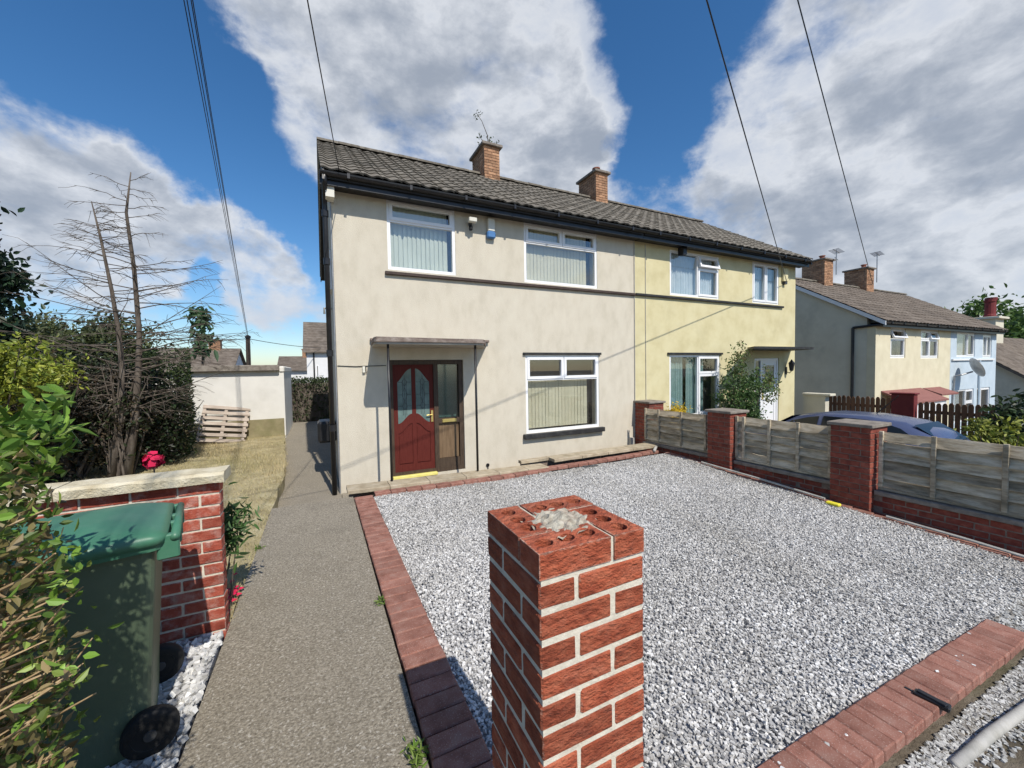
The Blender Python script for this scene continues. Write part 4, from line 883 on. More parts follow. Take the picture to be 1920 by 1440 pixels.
sd_ = MB().lathe([(.02,-.10),(.22,-.08),(.42,0),(.43,.01),(.42,.02),(.22,-.05),(.01,-.07)], (0, 0, 0), 20); sd_.xf(Matrix.Translation((25.05, 6.4, -.27)) @ Matrix.Rotation(rad(68), 4, Vector((.75, .5, .1)).normalized())); sd_.build('dish', m_metal, dish, smooth=True)
def aerial(loc, h, label, yag=True):
    a = thing('tv_aerial', loc, label, 'aerial', 'aerials on the second pair'); x, y, z = loc
    MB().tube([(x, y, z), (x, y, z+h)], .022, 6).build('mast', m_metal, a)
    s = MB().tube([(x-.5, y-.1, z+h-.08), (x+.5, y+.1, z+h-.08)], .016, 6)
    for i in range(7): t = -.45+.15*i; s.tube([(x+t-.03, y+.2*t-.22, z+h-.08), (x+t+.03, y+.2*t+.22, z+h-.08)], .011, 5)
    if yag: s.tube([(x-.35, y-.1, z+h-.42), (x+.35, y+.1, z+h-.42)], .016, 6)
    s.build('elements', m_metal, a)
aerial((21.62, 9.95, 4.1), 1.15, 'dark aerial on the left chimney of the second pair'); aerial((25.42, 9.95, 4.05), 1.5, 'tall thin aerial on the right chimney of the second pair', False)
H5 = thing('house', (39, 9, -6), 'low house with dark tiled roof and red chimney at the far right', 'house', 'houses in the street')
s = MB().prism([(6.9,-8),(13,-8),(13,-.9),(9.9,1.35),(6.9,-.9)], 'x', 34, 48); s.build('wall', m_gab, H5)
r5 = MB().prism([(6.5,-1.15),(10.0,1.55),(13.4,-1.15),(13.4,-1.3),(10,1.38),(6.5,-1.3)], 'x', 33.7, 48.2).build('roof', m_tile2, H5)
s = MB(); nr = 12
for r in range(nr):
    for c in range(46):
        xa = 33.68+c*.316; ya, za = 6.5+3.5*r/nr, -1.15+2.7*r/nr; yb, zb = 6.5+3.5*(r+1.1)/nr, -1.15+2.7*(r+1.1)/nr
        s.add([(xa,ya,za+.05),(xa+.16,ya,za+.11),(xa+.316,ya,za+.05),(xa+.316,yb,zb+.02),(xa+.16,yb,zb+.08),(xa,yb,zb+.02),(xa,ya,za-.01),(xa+.316,ya,za-.01)], [(0,1,4,5),(1,2,3,4),(0,6,7,2,1)])
tag(s.build('roof_tiles', m_tile2, r5), kind='stuff')
MB().box(39.8, 41.3, 9.4, 10.3, .4, 2.75).cbox(39.6, 41.5, 9.2, 10.5, 2.75, 2.9, .02).build('chimney', m_gab, H5)
m_rpot = M('dark_red_pot', [(.13,.02,.022),(.18,.03,.03)], 5, .7)
MB().lathe([(.28,0),(.28,.15),(.24,.2),(.24,1.0),(.29,1.02),(.29,1.15)], (40.3, 9.8, 2.9), 12).build('chimney_pot', m_rpot, H5); MB().lathe([(.28,0),(.28,.15),(.24,.2),(.24,1.15),(.29,1.17),(.29,1.35)], (40.95, 9.9, 2.9), 12).build('chimney_pot', m_rpot, H5)

# ------------------------------------------------------------------ wheelie bin
bn = thing('wheelie_bin', (-1.1, 2.42, -1.70), 'dark green wheelie bin with paler green lid behind the cut hedge', 'bin')
def loft(s, rings, cap=True):
    k = len(s.v); n = len(rings[0])
    for r in rings: s.v += [tuple(p) for p in r]
    for i in range(len(rings)-1):
        for j in range(n): s.f.append((k+i*n+j, k+i*n+(j+1) % n, k+(i+1)*n+(j+1) % n, k+(i+1)*n+j))
    if cap: s.f.append(tuple(range(k, k+n))[::-1]); s.f.append(tuple(range(k+(len(rings)-1)*n, k+len(rings)*n)))
    return s
def rrect(x0, x1, y0, y1, z, r=.04, n=4, zf=None):
    p = []
    for cx, cy, a0 in ((x1-r, y1-r, 0), (x0+r, y1-r, 90), (x0+r, y0+r, 180), (x1-r, y0+r, 270)):
        for i in range(n+1):
            t = rad(a0+90*i/n); x, y = cx+r*cos(t), cy+r*sin(t); p.append((x, y, z+(zf(x, y) if zf else 0)))
    return p
BX, BY = -.77, 2.44
loft(MB(), [rrect(BX-.52, BX-.005, BY-.232, BY+.232, -1.69, .05), rrect(BX-.54, BX+.005, BY-.238, BY+.238, -1.45, .05), rrect(BX-.63, BX+.045, BY-.265, BY+.265, -.80, .045), rrect(BX-.645, BX+.055, BY-.272, BY+.272, -.735, .04)]).build('body', m_binb, bn, smooth=False)
loft(MB(), [rrect(BX-.67, BX+.075, BY-.290, BY+.290, -.775, .045), rrect(BX-.675, BX+.08, BY-.293, BY+.293, -.735, .045), rrect(BX-.66, BX+.065, BY-.285, BY+.285, -.728, .045)]).build('rim', m_lid, bn)
dome = lambda x, y: .045*(1-((x-BX+.30)/.42)**2)*(1-((y-BY)/.34)**2)
lid = loft(MB(), [rrect(BX-.685, BX+.085, BY-.30, BY+.30, -.752, .05), rrect(BX-.69, BX+.09, BY-.302, BY+.302, -.715, .05), rrect(BX-.665, BX+.06, BY-.285, BY+.285, -.700, .06), rrect(BX-.60, BX+.00, BY-.24, BY+.24, -.690, .08, 4, dome), rrect(BX-.45, BX-.15, BY-.12, BY+.12, -.690, .08, 4, dome)])
lid.build('lid', m_lid, bn, smooth=True)
MB().tube([(BX+.115, BY-.275, -.735), (BX+.115, BY+.275, -.735)], .018, 12).build('handle', m_lid, bn, smooth=True)
for yy in (BY-.255, BY-.06, BY+.06, BY+.255): MB().cbox(BX+.05, BX+.13, yy-.018, yy+.018, -.83, -.72, .006).build('handle_bracket', m_lid, bn)
MB().tube([(BX-.02, BY-.27, -1.59), (BX-.02, BY+.27, -1.59)], .012, 8).build('axle', m_metal, bn)
for sg in (-1, 1):
    y0 = BY+sg*.262; wl = MB().lathe([(.06,-.028),(.090,-.030),(.099,-.022),(.101,0),(.099,.022),(.090,.030),(.06,.028)], (BX+.0, y0, -1.59), 28, 'y').build('wheel', m_rub, bn, smooth=True)
    hb = MB().lathe([(.012,-.034),(.022,-.034),(.024,-.026),(.058,-.020),(.063,-.029),(.063,.029),(.058,.020),(.024,.026),(.012,.034)], (BX+.0, y0, -1.59), 24, 'y')
    for i in range(5):
        t = 2*pi*i/5; c, s_ = cos(t), sin(t); hb.tube([(BX+.02*c, y0, -1.59+.02*s_), (BX+.06*c, y0, -1.59+.06*s_)], .008, 6)
    hb.build('hub', m_hub, wl)

bn.rotation_euler.z = rad(12)
# ------------------------------------------------------------------ planting
def twigs(name, segs, r, mat, parent, n=5, kind=None):
    s = MB()
    for pts, r0, r1 in segs:
        k = len(pts); s.tube(pts, [r0+(r1-r0)*i/(k-1) for i in range(k)], n, cap=True)
    o = s.build(name, mat, parent); return tag(o, kind=kind)
# cut hedge in the left foreground
hd = thing('cut_hedge', (-1.1, 1.35, -1.72), 'hard cut privet hedge with bare woody stems in the left foreground', 'hedge')
sg = []; tips = []
for i in range(80):
    x, y = random.uniform(-1.5, -.66), random.uniform(1.05, 1.75); pts = [(x, y, -1.75)]; h = random.uniform(1.0, 1.62)
    for j in range(1, 6): pts.append((x+random.uniform(-.06, .06), y+random.uniform(-.06, .06), -1.75+h*j/5))
    sg.append((pts, random.uniform(.007, .015), .004))
    for _ in range(34):
        a = random.randint(1, 4); p = Vector(pts[a])+(Vector(pts[a+1])-Vector(pts[a]))*random.random(); l = random.uniform(.08, .26)
        t = random.uniform(-.9, .9); d = Vector((cos(t), sin(t)*.8-.25, random.uniform(-.05, .65))).normalized()
        q = p+d*l*.55; e_ = q+(d+Vector((random.uniform(-.35, .35), random.uniform(-.35, .35), random.uniform(0, .5)))).normalized()*l*.5
        xlim = -.415*e_.y+.005+.03*sin(e_.z*7)
        if e_.x > xlim: continue
        sg.append(([p, q, e_], random.uniform(.0028, .0055), .0016)); tips.append(e_)
twigs('stems', sg, 0, m_twig, hd, 5)
P = np.array([tuple(t) for t in tips]); P = P[(RNG.random(len(P)) < .26) | (P[:, 2] > -.42)]; P = np.repeat(P, 7, 0)+RNG.normal(size=(len(P)*7, 3))*.022
LG = [(.14,.25,.032),(.20,.33,.05),(.10,.18,.028),(.27,.36,.075)]
leaves('foliage', P, .026, LG, hd, aspect=.55)
P = clumps((-1.0, 1.5, -.16), (.42, .35, .13), 70, 1900, .035, .3); P = P[P[:, 0] < -.405*P[:, 1]]
leaves('top_shoots', P, .052, LG+[(.16,.30,.05)], hd, aspect=.42)
P = boxpts(-1.5, -.46, 1.1, 1.8, -1.65, -.22, 15000, .2, .2, .02); P = P[P[:, 0] < -.415*P[:, 1]-.01-.05*RNG.random(len(P))]
leaves('inner_leaves', P, .030, [(.08,.13,.025),(.14,.20,.04),(.17,.14,.05),(.25,.19,.09)], hd, aspect=.55)
# bush behind the hedge, in the corner by the bin and wall
def bush(name, label, cat, c, r, k, n, size, cols, spread=.12, shell=.5, group=None, stems=6, base=None, aspect=.5, clip=None, sub=None):
    b = base if base is not None else c[2]-r[2]
    t = thing(name, (c[0], c[1], b), label, cat, group); P = clumps(c, r, k, n, spread, shell); P = P[P[:, 2] > b+.02]
    if clip is not None: P = P[clip(P)]
    leaves('foliage', P, size, cols, t, aspect=aspect)
    sgm = []
    for i in range(stems):
        q = Vector((c[0]+random.uniform(-.8, .8)*r[0], c[1]+random.uniform(-.8, .8)*r[1], c[2]+random.uniform(-.2, .7)*r[2])); p0 = Vector((c[0]+random.uniform(-.15, .15)*r[0], c[1]+random.uniform(-.15, .15)*r[1], b))
        sgm.append(([p0, p0.lerp(q, .5)+Vector((random.uniform(-.05, .05), random.uniform(-.05, .05), .05)), q], .018+.012*r[2], .005))
    twigs('stems', sgm, 0, m_bark, t)
    return t
BOUND = 'shrubs along the left garden boundary'
YG = [(.20,.24,.025),(.26,.30,.035),(.14,.19,.025),(.32,.34,.06)]
bush('shrub', 'bright yellow green shrub at the left edge behind the hedge', 'shrub', (-4.2, 8.1, .05), (.75, .8, .55), 70, 6000, .075, YG, .11, .5, BOUND, base=-1.8)
DKB = [(.020,.020,.014),(.030,.028,.018),(.045,.036,.022),(.024,.034,.014)]
bush('shrub', 'dark brown half dead shrub behind the dead tree', 'shrub', (-4.0, 9.6, -.75), (1.15, .7, 1.15), 120, 15000, .075, DKB+[(.10,.07,.04),(.04,.06,.02)], .13, .35, BOUND, base=-1.82, stems=20)
bush('shrub', 'dense dark shrub at the foot of the dead tree', 'shrub', (-3.15, 10.3, -.9), (.8, .6, 1.0), 90, 9000, .075, DKB+DKGREEN, .12, .35, BOUND, base=-1.83, stems=22)
bush('shrub', 'tall dark green privet beside the white garage', 'shrub', (-3.1, 11.4, -.62), (1.15, 1.1, 1.25), 150, 17000, .07, [(.040,.062,.02),(.055,.085,.025),(.028,.045,.018),(.075,.105,.032)], .13, .5, BOUND, base=-1.84, clip=lambda P: P[:, 0] < -.232*P[:, 1])
bush('shrub', 'shaded olive shrub deep in the left corner', 'shrub', (-5.2, 11.2, -.55), (1.5, 1.2, 1.4), 120, 11000, .085, DKGREEN+[(.05,.065,.022)], .16, .5, BOUND, base=-1.85)
def tree(name, label, c, r, k, n, size, cols, zb, tr=.2, group=None, spread=.3, shell=.55, cat='tree', aspect=.55):
    t = thing(name, (c[0], c[1], zb), label, cat, group)
    P = clumps(c, r, k, n, spread, shell); leaves('crown', P, size, cols, t, aspect=aspect)
    s = MB().tube([(c[0], c[1], zb-.1), (c[0]+.05, c[1], (zb+c[2])/2), (c[0], c[1]+.05, c[2]+r[2]*.55)], [tr, tr*.75, tr*.25], 9)
    for i in range(9):
        z = c[2]-r[2]*.5+r[2]*1.1*random.random(); a = random.uniform(0, 6.28); q = (c[0]+cos(a)*r[0]*.75, c[1]+sin(a)*r[1]*.75, z+r[2]*.35)
        s.tube([(c[0], c[1], z-r[2]*.1), ((c[0]+q[0])/2, (c[1]+q[1])/2, z+r[2]*.1), q], [tr*.35, tr*.22, tr*.06], 6)
    s.build('trunk', m_bark, t); return t
FAR = 'trees beyond the left boundary'
tree('evergreen_tree', 'tall dark evergreen tree cut by the left edge of the picture', (-7.75, 14, 1.35), (1.2, 1.3, 3.3), 240, 24000, .17, [(.012,.030,.016),(.018,.042,.02),(.028,.058,.026)], -2.0, .22, FAR, .17, .45)
tree('broadleaf_tree', 'left one of the two rounded olive trees beyond the shrubs', (-11.1, 25, .7), (1.9, 1.9, 2.1), 120, 9000, .17, [(.075,.085,.03),(.10,.115,.04),(.055,.065,.025)], -2.1, .2, FAR, .3)
tree('broadleaf_tree', 'right one of the two rounded olive trees beyond the shrubs', (-8.6, 24, .55), (1.75, 1.9, 2.2), 120, 9000, .17, [(.065,.08,.028),(.09,.11,.038),(.045,.06,.022)], -2.1, .2, FAR, .3)
tree('broadleaf_tree', 'green tree crown behind the far right house', (58, 14, .6), (4.5, 4, 5.2), 120, 8000, .42, [(.07,.13,.03),(.10,.17,.04)], -9, .35, None, .6)
# sapling with large leaves
sp = thing('sapling', (-3.87, 18.2, -2.0), 'slender sapling with large green leaves above the garage corner', 'sapling')
MB().tube([(-3.87,18.2,-2.1),(-3.9,18.2,-.3),(-3.84,18.2,1.1),(-3.9,18.2,2.45)], [.05,.04,.03,.01], 8).build('stem', m_bark, sp)
zq = RNG.random(330); P = np.stack([-3.87+RNG.normal(size=330)*.17*(1.1-.5*np.abs(zq-.5)), 18.2+RNG.normal(size=330)*.18, .75+zq*1.75], 1)
leaves('foliage', P, .25, [(.045,.10,.04),(.07,.14,.06),(.10,.17,.09)], sp, aspect=.5, droop=.45)
# dead tree
dt_ = thing('dead_tree', (-3.2, 9.4, -1.8), 'bare dead conifer with two grey stems and drooping twigs', 'tree')
T1 = [(-3.16,9.35,-1.80),(-3.02,9.36,-.9),(-2.93,9.4,.2),(-2.90,9.4,.75),(-2.93,9.42,1.9),(-2.99,9.4,2.9),(-2.90,9.4,3.62)]
T2 = [(-3.34,9.3,-1.80),(-3.22,9.32,-.9),(-3.14,9.35,.1),(-3.16,9.35,.75),(-3.22,9.34,1.5),(-3.33,9.35,2.4),(-3.42,9.35,3.0)]
MB().tube(T1, [.075,.062,.048,.040,.032,.022,.008], 9).build('trunk', m_bark, dt_, smooth=True); MB().tube(T2, [.070,.056,.042,.036,.028,.019,.007], 9).build('trunk', m_bark, dt_, smooth=True)
sg = []
def along(T, z):
    for a, b in zip(T, T[1:]):
        if a[2] <= z <= b[2]: return Vector(a).lerp(Vector(b), (z-a[2])/(b[2]-a[2]))
    return Vector(T[-1])
for T, top in ((T1, 3.55), (T2, 2.95)):
    nb = 58
    for i in range(nb):
        z = -.7+(top+.65)*(i+random.random())/nb; u = max(0, min(1, (top-z)/4.2)); Lb = (.34+1.45*min(1, u*1.5))*random.uniform(.5, 1.2)
        Lb *= .62 if z < .1 else 1
        a = random.choice((pi, pi, 0, 0, random.uniform(0, 6.28)))+random.uniform(-.7, .7); p = along(T, z); pts = [p]; rise = random.uniform(-.05, .45); cv = random.uniform(-.3, .75)
        for j in range(1, 6):
            t = j/5; pts.append(p+Vector((cos(a)*Lb*t, sin(a)*Lb*t*.8, Lb*(rise*t+cv*t*t*.5-.12*t*t*t)))+Vector((random.uniform(-.02, .02), 0, random.uniform(-.02, .02))))
        sg.append((pts, .006+.009*u, .0024))
        for _ in range(int(6+9*u)):
            j = random.randint(1, 4); q = pts[j].lerp(pts[min(j+1, 5)], random.random()); l = random.uniform(.12, .42)*(.5+.6*u); d = (pts[j]-pts[j-1]).normalized()+Vector((random.uniform(-.8, .8), random.uniform(-.8, .8), random.uniform(-.9, .15))); d.normalize()
            m_ = q+d*l*.5; sg.append(([q, m_, m_+(d+Vector((0, 0, -.5 if random.random() < .6 else .2))).normalized()*l*.5], .0036, .0018))
twigs('branches', sg, 0, m_bark, dt_, 5)
sg = []
for i in range(34):
    a = random.uniform(0, 6.28); x, y = -3.25+random.uniform(-.12, .12), 9.4+random.uniform(-.15, .15); h = random.uniform(.6, 2.4); q = Vector((x+cos(a)*random.uniform(.1, .55), y+sin(a)*random.uniform(.1, .4), -1.8+h))
    sg.append(([(x, y, -1.82), Vector((x, y, -1.8)).lerp(q, .55)+Vector((random.uniform(-.04, .04), 0, .1)), q], random.uniform(.008, .024), .004))
twigs('suckers', sg, 0, m_bark, dt_, 6)
# straw coloured grass of the lawn
n = 52000; P = np.stack([-6+RNG.random(n)*5.4, 3.3+RNG.random(n)**1.25*10.5, np.zeros(n)], 1); P = P[P[:, 0] < path_edge(P[:, 1])+.03]; n = len(P)
P[:, 2] = lawn_z(P[:, 0], P[:, 1])-.01
h = (.022+.045*RNG.random((n, 1)))*(1+.8*(np.sin(P[:, :1]*2.1+P[:, 1:2]*1.1) > .5)); a = RNG.random(n)*6.28; lean = RNG.normal(size=(n, 2))*.035; wd = .0045
V = np.stack([P+np.stack([np.cos(a)*wd, np.sin(a)*wd, 0*a], 1), P-np.stack([np.cos(a)*wd, np.sin(a)*wd, 0*a], 1), P+np.concatenate([lean, h], 1)], 1)
gg = np.clip(.5+.5*np.sin(P[:, 0]*1.7+2)*np.sin(P[:, 1]*.9)+RNG.normal(size=n)*.3, 0, 1)[:, None]
c = (np.array([.54,.44,.26])*gg+np.array([.38,.34,.16])*(1-gg))*(.7+.6*RNG.random((n, 1)))
tag(np_mesh('dry_grass', V.reshape(-1, 3), np.arange(3*n).reshape(-1, 3), m_grass, None, np.repeat(c, 3, 0), 'stuff'), 'dry straw coloured grass growing on the lawn', 'grass')
# roses by the garden wall
def rose(c, r, par):
    s = MB(); V = []; 
    for i in range(70):
        d = Vector((random.gauss(0, 1), random.gauss(0, 1), random.gauss(0, .8))).normalized(); rr = r*random.uniform(.35, 1); u = d.orthogonal().normalized(); v = d.cross(u); p = Vector(c)+d*rr*.8; w = r*.42
        q = [p+u*w*.6-v*w*.5, p+v*w*.1+u*w+d*w*.3, p+v*w+d*w*.4, p-u*w*.5+v*w*.5+d*w*.2, p-u*w*.3-v*w*.4]; s.add(q, [(0,1,2,3,4)])
    return s.build('bloom', m_rose, par)
m_rose = M('crimson_petal', [(.42,.008,.045),(.62,.018,.08)], 20, .6)
rs = thing('rose_bush', (-1.06, 3.62, -1.74), 'rose bush with one crimson bloom showing above the wall coping', 'rose bush')
MB().tube([(-1.06,3.62,-1.76),(-1.05,3.60,-1.2),(-1.07,3.6,-.66)], [.012,.009,.005], 6).build('stem', m_bark, rs); rose((-1.07, 3.6, -.60), .068, rs); P = clumps((-1.05, 3.6, -1.15), (.22, .12, .4), 20, 420, .05); leaves('foliage', P, .05, GREEN, rs)
rs2 = thing('peony_plant', (-.72, 3.62, -1.75), 'small leafy plant with fallen pink petals at the end of the wall', 'plant')
P = clumps((-.66, 3.60, -1.16), (.10, .16, .20), 16, 420, .045, .2); leaves('foliage', P, .075, [(.05,.10,.03),(.07,.14,.04)], rs2, aspect=.28)
sg = [([(-.70+random.uniform(-.04, .04), 3.62, -1.76), (-.67+random.uniform(-.08, .08), 3.6, -1.2)], .006, .004) for _ in range(6)]; twigs('stems', sg, 0, m_bark, rs2)
s = MB()
for i in range(46):
    x, y = -.68+random.gauss(0, .045), 3.62+random.gauss(0, .16); x = min(x, -.61); z = float(lawn_z(x, y))+.02+random.random()*.02; w = .016
    s.add([(x-w, y-w, z), (x+w, y-w, z+.008), (x+w, y+w, z), (x-w, y+w, z+.012)], [(0,1,2,3)])
tag(s.build('petals', m_rose, rs2), kind='stuff')
for wx, wy, wl in ((.36, 3.05, 'tiny green weed in the joint beside the edging halfway along the path'), (3.30, 5.80, 'tiny green weed at the step in the stone ledge'), (-.60, 4.6, 'tiny green weed where the dry lawn meets the path')):
    wz = float(pz(wy)) if wx < 1 else float(gz(wx, wy)); wt = thing('weed_tuft', (wx, wy, wz), wl, 'weed', 'small weeds'); leaves('foliage', np.array([wx, wy, wz+.008])+RNG.normal(size=(40, 3))*np.array([.02, .03, .006]), .035, [(.10,.17,.03),(.15,.21,.05)], wt, aspect=.35)
tf = thing('weed_tuft', (.33, 1.72, -1.70), 'small green weed growing at the edge of the concrete path', 'weed')
P = np.array([.335, 1.70, -1.69])+RNG.normal(size=(60, 3))*np.array([.018, .03, .008]); leaves('foliage', P, .045, [(.11,.19,.03),(.17,.24,.05)], tf, aspect=.3)
# shrubs of the yellow house
bush('climbing_shrub', 'loose leafy shrub climbing beside the white door of the yellow house', 'shrub', (9.55, 6.42, -.95), (.72, .42, 1.05), 90, 4200, .075, [(.05,.10,.025),(.08,.15,.04),(.12,.19,.06),(.035,.07,.02)], .10, .3, base=-2.25, stems=14)
P = np.concatenate([clumps((9.5, 6.4, .12), (.25, .2, .5), 22, 420, .07, .2), clumps((10.5, 6.3, -.55), (.38, .25, .55), 22, 520, .08, .2)]); leaves('long_shoots', P, .065, [(.10,.17,.045),(.16,.22,.07),(.18,.16,.07)], [o for o in bpy.data.objects if o.name == 'climbing_shrub'][0])
bush('flowering_shrub', 'low mound of yellow foliage behind the first fence panel', 'shrub', (7.38, 6.55, -1.25), (.42, .22, .30), 40, 2600, .05, [(.62,.42,.015),(.72,.52,.03),(.50,.40,.03)], .06, .5, base=-2.1)
bush('variegated_shrub', 'yellow green shrub beyond the fence at the right edge', 'shrub', (11.7, 2.68, -1.72), (.55, .42, .62), 55, 2600, .10, [(.24,.26,.035),(.30,.32,.07),(.14,.18,.03)], .10, .5, base=-2.85)
bush('laurel_bush', 'dark glossy bush cut by the right edge of the picture', 'shrub', (13.0, 2.55, -1.65), (.9, .6, .85), 70, 4200, .12, DKGREEN+[(.05,.09,.03)], .14, .5, base=-2.95)

# ------------------------------------------------------------------ garage, pallet, back of the garden
ga = thing('garage', (-3.1, 14.8, -1.9), 'flat roofed white rendered garage at the end of the lawn', 'garage')
s = MB().box(-5.6, -.95, 13.6, 17.0, -2.0, .06); s.build('wall', m_white, ga)
MB().box(-5.61, -.985, 13.575, 13.598, -2.0, -1.35).build('plinth', M('damp_plinth', [(.20,.17,.095),(.30,.26,.15)], 3, .95, .5, 40, stain=(.15,.16,.06,.6), stscale=1.6), ga)
MB().cbox(-5.7, -1.06, 13.45, 17.1, .062, .24, .02).build('flat_roof', m_capst, ga)
MB().cbox(-1.075, -.93, 13.56, 17.0, .02, .20, .03).build('parapet_end', m_white, ga)
pl = thing('pallet', (-2.4, 12.95, -1.87), 'grey wooden pallet leaning against the white garage wall', 'pallet')
Tp = Matrix.Translation((-2.45, 12.98, -1.865)) @ Matrix.Rotation(rad(4), 4, 'Z') @ Matrix.Rotation(rad(8), 4, 'Y') @ Matrix.Rotation(rad(-33), 4, 'X')
for i in range(7):
    z = .02+i*.168; MB().cbox(-.55+random.uniform(-.006, .006), .55, -.022, 0, z, z+.095, .003).xf(Tp).build('slat', m_pallet, pl)
for x in (-.52, -.03, .46): MB().cbox(x-.025 if x else x, x+.05, .001, .095, .01, 1.14, .003).xf(Tp).build('bearer', m_pallet, pl)
for z in (.03, .53, 1.03): MB().cbox(-.55, .55, .096, .115, z, z+.09, .003).xf(Tp).build('back_slat', m_pallet, pl)
fh = thing('clipped_hedge', (-.4, 17.9, -1.95), 'clipped dark hedge closing the side path beside the house', 'hedge')
leaves('foliage', boxpts(-1.6, 1.2, 17.45, 18.4, -1.95, -.28, 9000, .85, .2, .05), .085, [(.030,.046,.016),(.045,.068,.022),(.07,.09,.035)], fh)
MB().box(-1.5, 1.1, 17.6, 18.3, -1.98, -.42).build('inner_growth', m_bark, fh)
# telegraph pole
tp = thing('telegraph_pole', (-4.05, 30, -2.1), 'dark wooden telegraph pole beyond the garage', 'pole')
MB().tube([(-4.05,30,-2.2),(-4.0,30,2.3)], [.15,.12], 10).build('post', m_pole, tp); MB().lathe([(.16,0),(.16,.12),(.05,.2)], (-4.0, 30, 2.25), 10).build('pole_cap', m_black, tp)
def far_cottage(x0, x1, y, zb, ze, zr, mat, label, depth=7, chim=None, wins=(), gable_x=None):
    h = thing('house', ((x0+x1)/2, y+depth/2, zb), label, 'house', 'houses behind the garden'); yr = y+depth/2
    s = MB().prism([(y, zb), (y+depth, zb), (y+depth, ze), (yr, zr-.1), (y, ze)], 'x', x0, x1); s.build('wall', mat, h)
    s = MB()
    k = 12
    for sg_ in (1, -1):
        for r in range(k):
            f = lambda t: y-.35+(depth/2+.35)*t if sg_ == 1 else y+depth+.35-(depth/2+.35)*t
            g = lambda t: ze-.18+(zr-ze+.18)*t
            s.prism([(f(r/k), g(r/k)+.03), (f(r/k), g(r/k)+.09), (f((r+1.08)/k), g((r+1.08)/k)+.05), (f((r+1.08)/k), g((r+1.08)/k)+.01)], 'x', x0-.25, x1+.25)
    rf = s.build('roof', m_tile2, h)
    if chim: MB().box(chim, chim+.9, yr-.4, yr+.4, zr-.6, zr+.75).cbox(chim-.08, chim+.98, yr-.48, yr+.48, zr+.75, zr+.85, .02).build('chimney', m_chim, h)
    for a, b, c, d_ in wins: w = MB().ring(a, b, c, d_, .07, y-.02, y+.05).build('window', m_upvc, h); MB().box(a+.06, b-.06, y-.008, y-.002, c+.06, d_-.06).build('pane', m_cglass, w)
far_cottage(-15.5, -6.9, 42, -2.1, .55, 2.35, m_white2, 'far low house with grey roof and chimney left of the pole', chim=-9.1)
far_cottage(-3.6, -.2, 46, -2.1, .35, 1.75, m_white2, 'far white house with a low grey roof right of the pole', chim=-1.6)
far_cottage(-.87, 6, 36, -2.1, 1.75, 4.4, m_white2, 'tall white house with dark roof glimpsed beside the side wall', wins=((-.2,.0,-.6,.6),))
MB().tube([(-.35,35.95,1.7),(-.35,35.95,-1.9)], .06, 6).build('downpipe', m_black, [o for o in bpy.data.objects if o.get('label', '').startswith('tall white')][0])

# ------------------------------------------------------------------ cables
def sagline(a, b, sag, n=24): return [tuple(Vector(a).lerp(Vector(b), i/n)-Vector((0, 0, sag*4*(i/n)*(1-i/n)))) for i in range(n+1)]
def cable(label, a, b, sag, r, group='overhead cables'):
    tag(MB().tube(sagline(a, b, sag), r, 6).build('overhead_cable', m_black, origin=b), label, 'cable', group)
for i, (dx, dz) in enumerate(((0,0),(-.02,.01),(.02,.03),(.035,-.01))):
    cable(('first', 'second', 'third', 'fourth')[i]+' wire from the left in the bundle running to the telegraph pole', (.95+dx*2.5, -14, 6.9+dz*4), (-4.0+dx, 29.95, 2.33+dz*.6), .05, .0065)
cable('single wire dropping to the left end of the cream house', (-2.1, -12, 4.6), (.37, 6.62, 3.05), .12, .0065)
cable('left one of the two wires crossing the sky to the yellow house', (-4.55, -.85, 5.55), (12.36, 6.92, 2.42), .0, .0085)
cable('right one of the two wires, running to the second pair of houses', (-5.9, .42, 11.85), (25.1, 9.98, 3.95), .0, .013)
cable('thin wire from the telegraph pole to the tall white house', (-3.9, 30, 2.2), (.2, 36, 2.0), .1, .02); cable('thin wire from the telegraph pole to the left behind the dead tree', (-4.0, 30, 2.2), (-16, 34, 2.9), .3, .02)

# ------------------------------------------------------------------ beyond the right fence
car = thing('parked_car', (10.2, 4.5, -2.57), 'dark blue hatchback parked behind the fence', 'car')
ZG = -2.51
# stations along y (rear to front): y, half width at sill, at belt, belt z, roof z, roof half width
CY = .62
ST = [(1.98,.62,.64,.80,.82,.50),(2.10,.74,.76,.93,.98,.56),(2.35,.80,.82,.98,1.22,.56),(2.75,.84,.85,.98,1.40,.58),(3.3,.85,.86,.96,1.465,.60),(4.0,.85,.86,.94,1.46,.60),(4.55,.85,.86,.93,1.36,.58),(4.95,.84,.85,.92,1.13,.60),(5.25,.83,.84,.91,.95,.66),(5.75,.80,.80,.82,.85,.60),(6.0,.70,.70,.66,.68,.5)]
ST = [(a[0]+CY,)+a[1:] for a in ST]
rings = []
for y, a, b, zb_, zr, c in ST:
    R_ = [(-a*.9, .22), (-a, .42), (-b, zb_*.8), (-b*.985, zb_), (-(b+c)/2*.985, (zb_+zr)/2), (-c, zr-.035*(zr > zb_+.1)), (-c*.55, zr), (0, zr+.012)]
    full = [(x, z) for x, z in R_]+[(-x, z) for x, z in R_[-2::-1]]; rings.append([(10.2+x, y, ZG+z) for x, z in full])
s = MB(); n_ = len(rings[0])
for r in rings: s.v += r
for i in range(len(rings)-1):
    for j in range(n_-1): s.f.append((i*n_+j, i*n_+j+1, (i+1)*n_+j+1, (i+1)*n_+j))
    s.f.append((i*n_+n_-1, i*n_, (i+1)*n_, (i+1)*n_+n_-1))
s.f.append(tuple(range(n_))); s.f.append(tuple(range((len(rings)-1)*n_, len(rings)*n_)))
s.build('body', m_car, car, smooth=True)
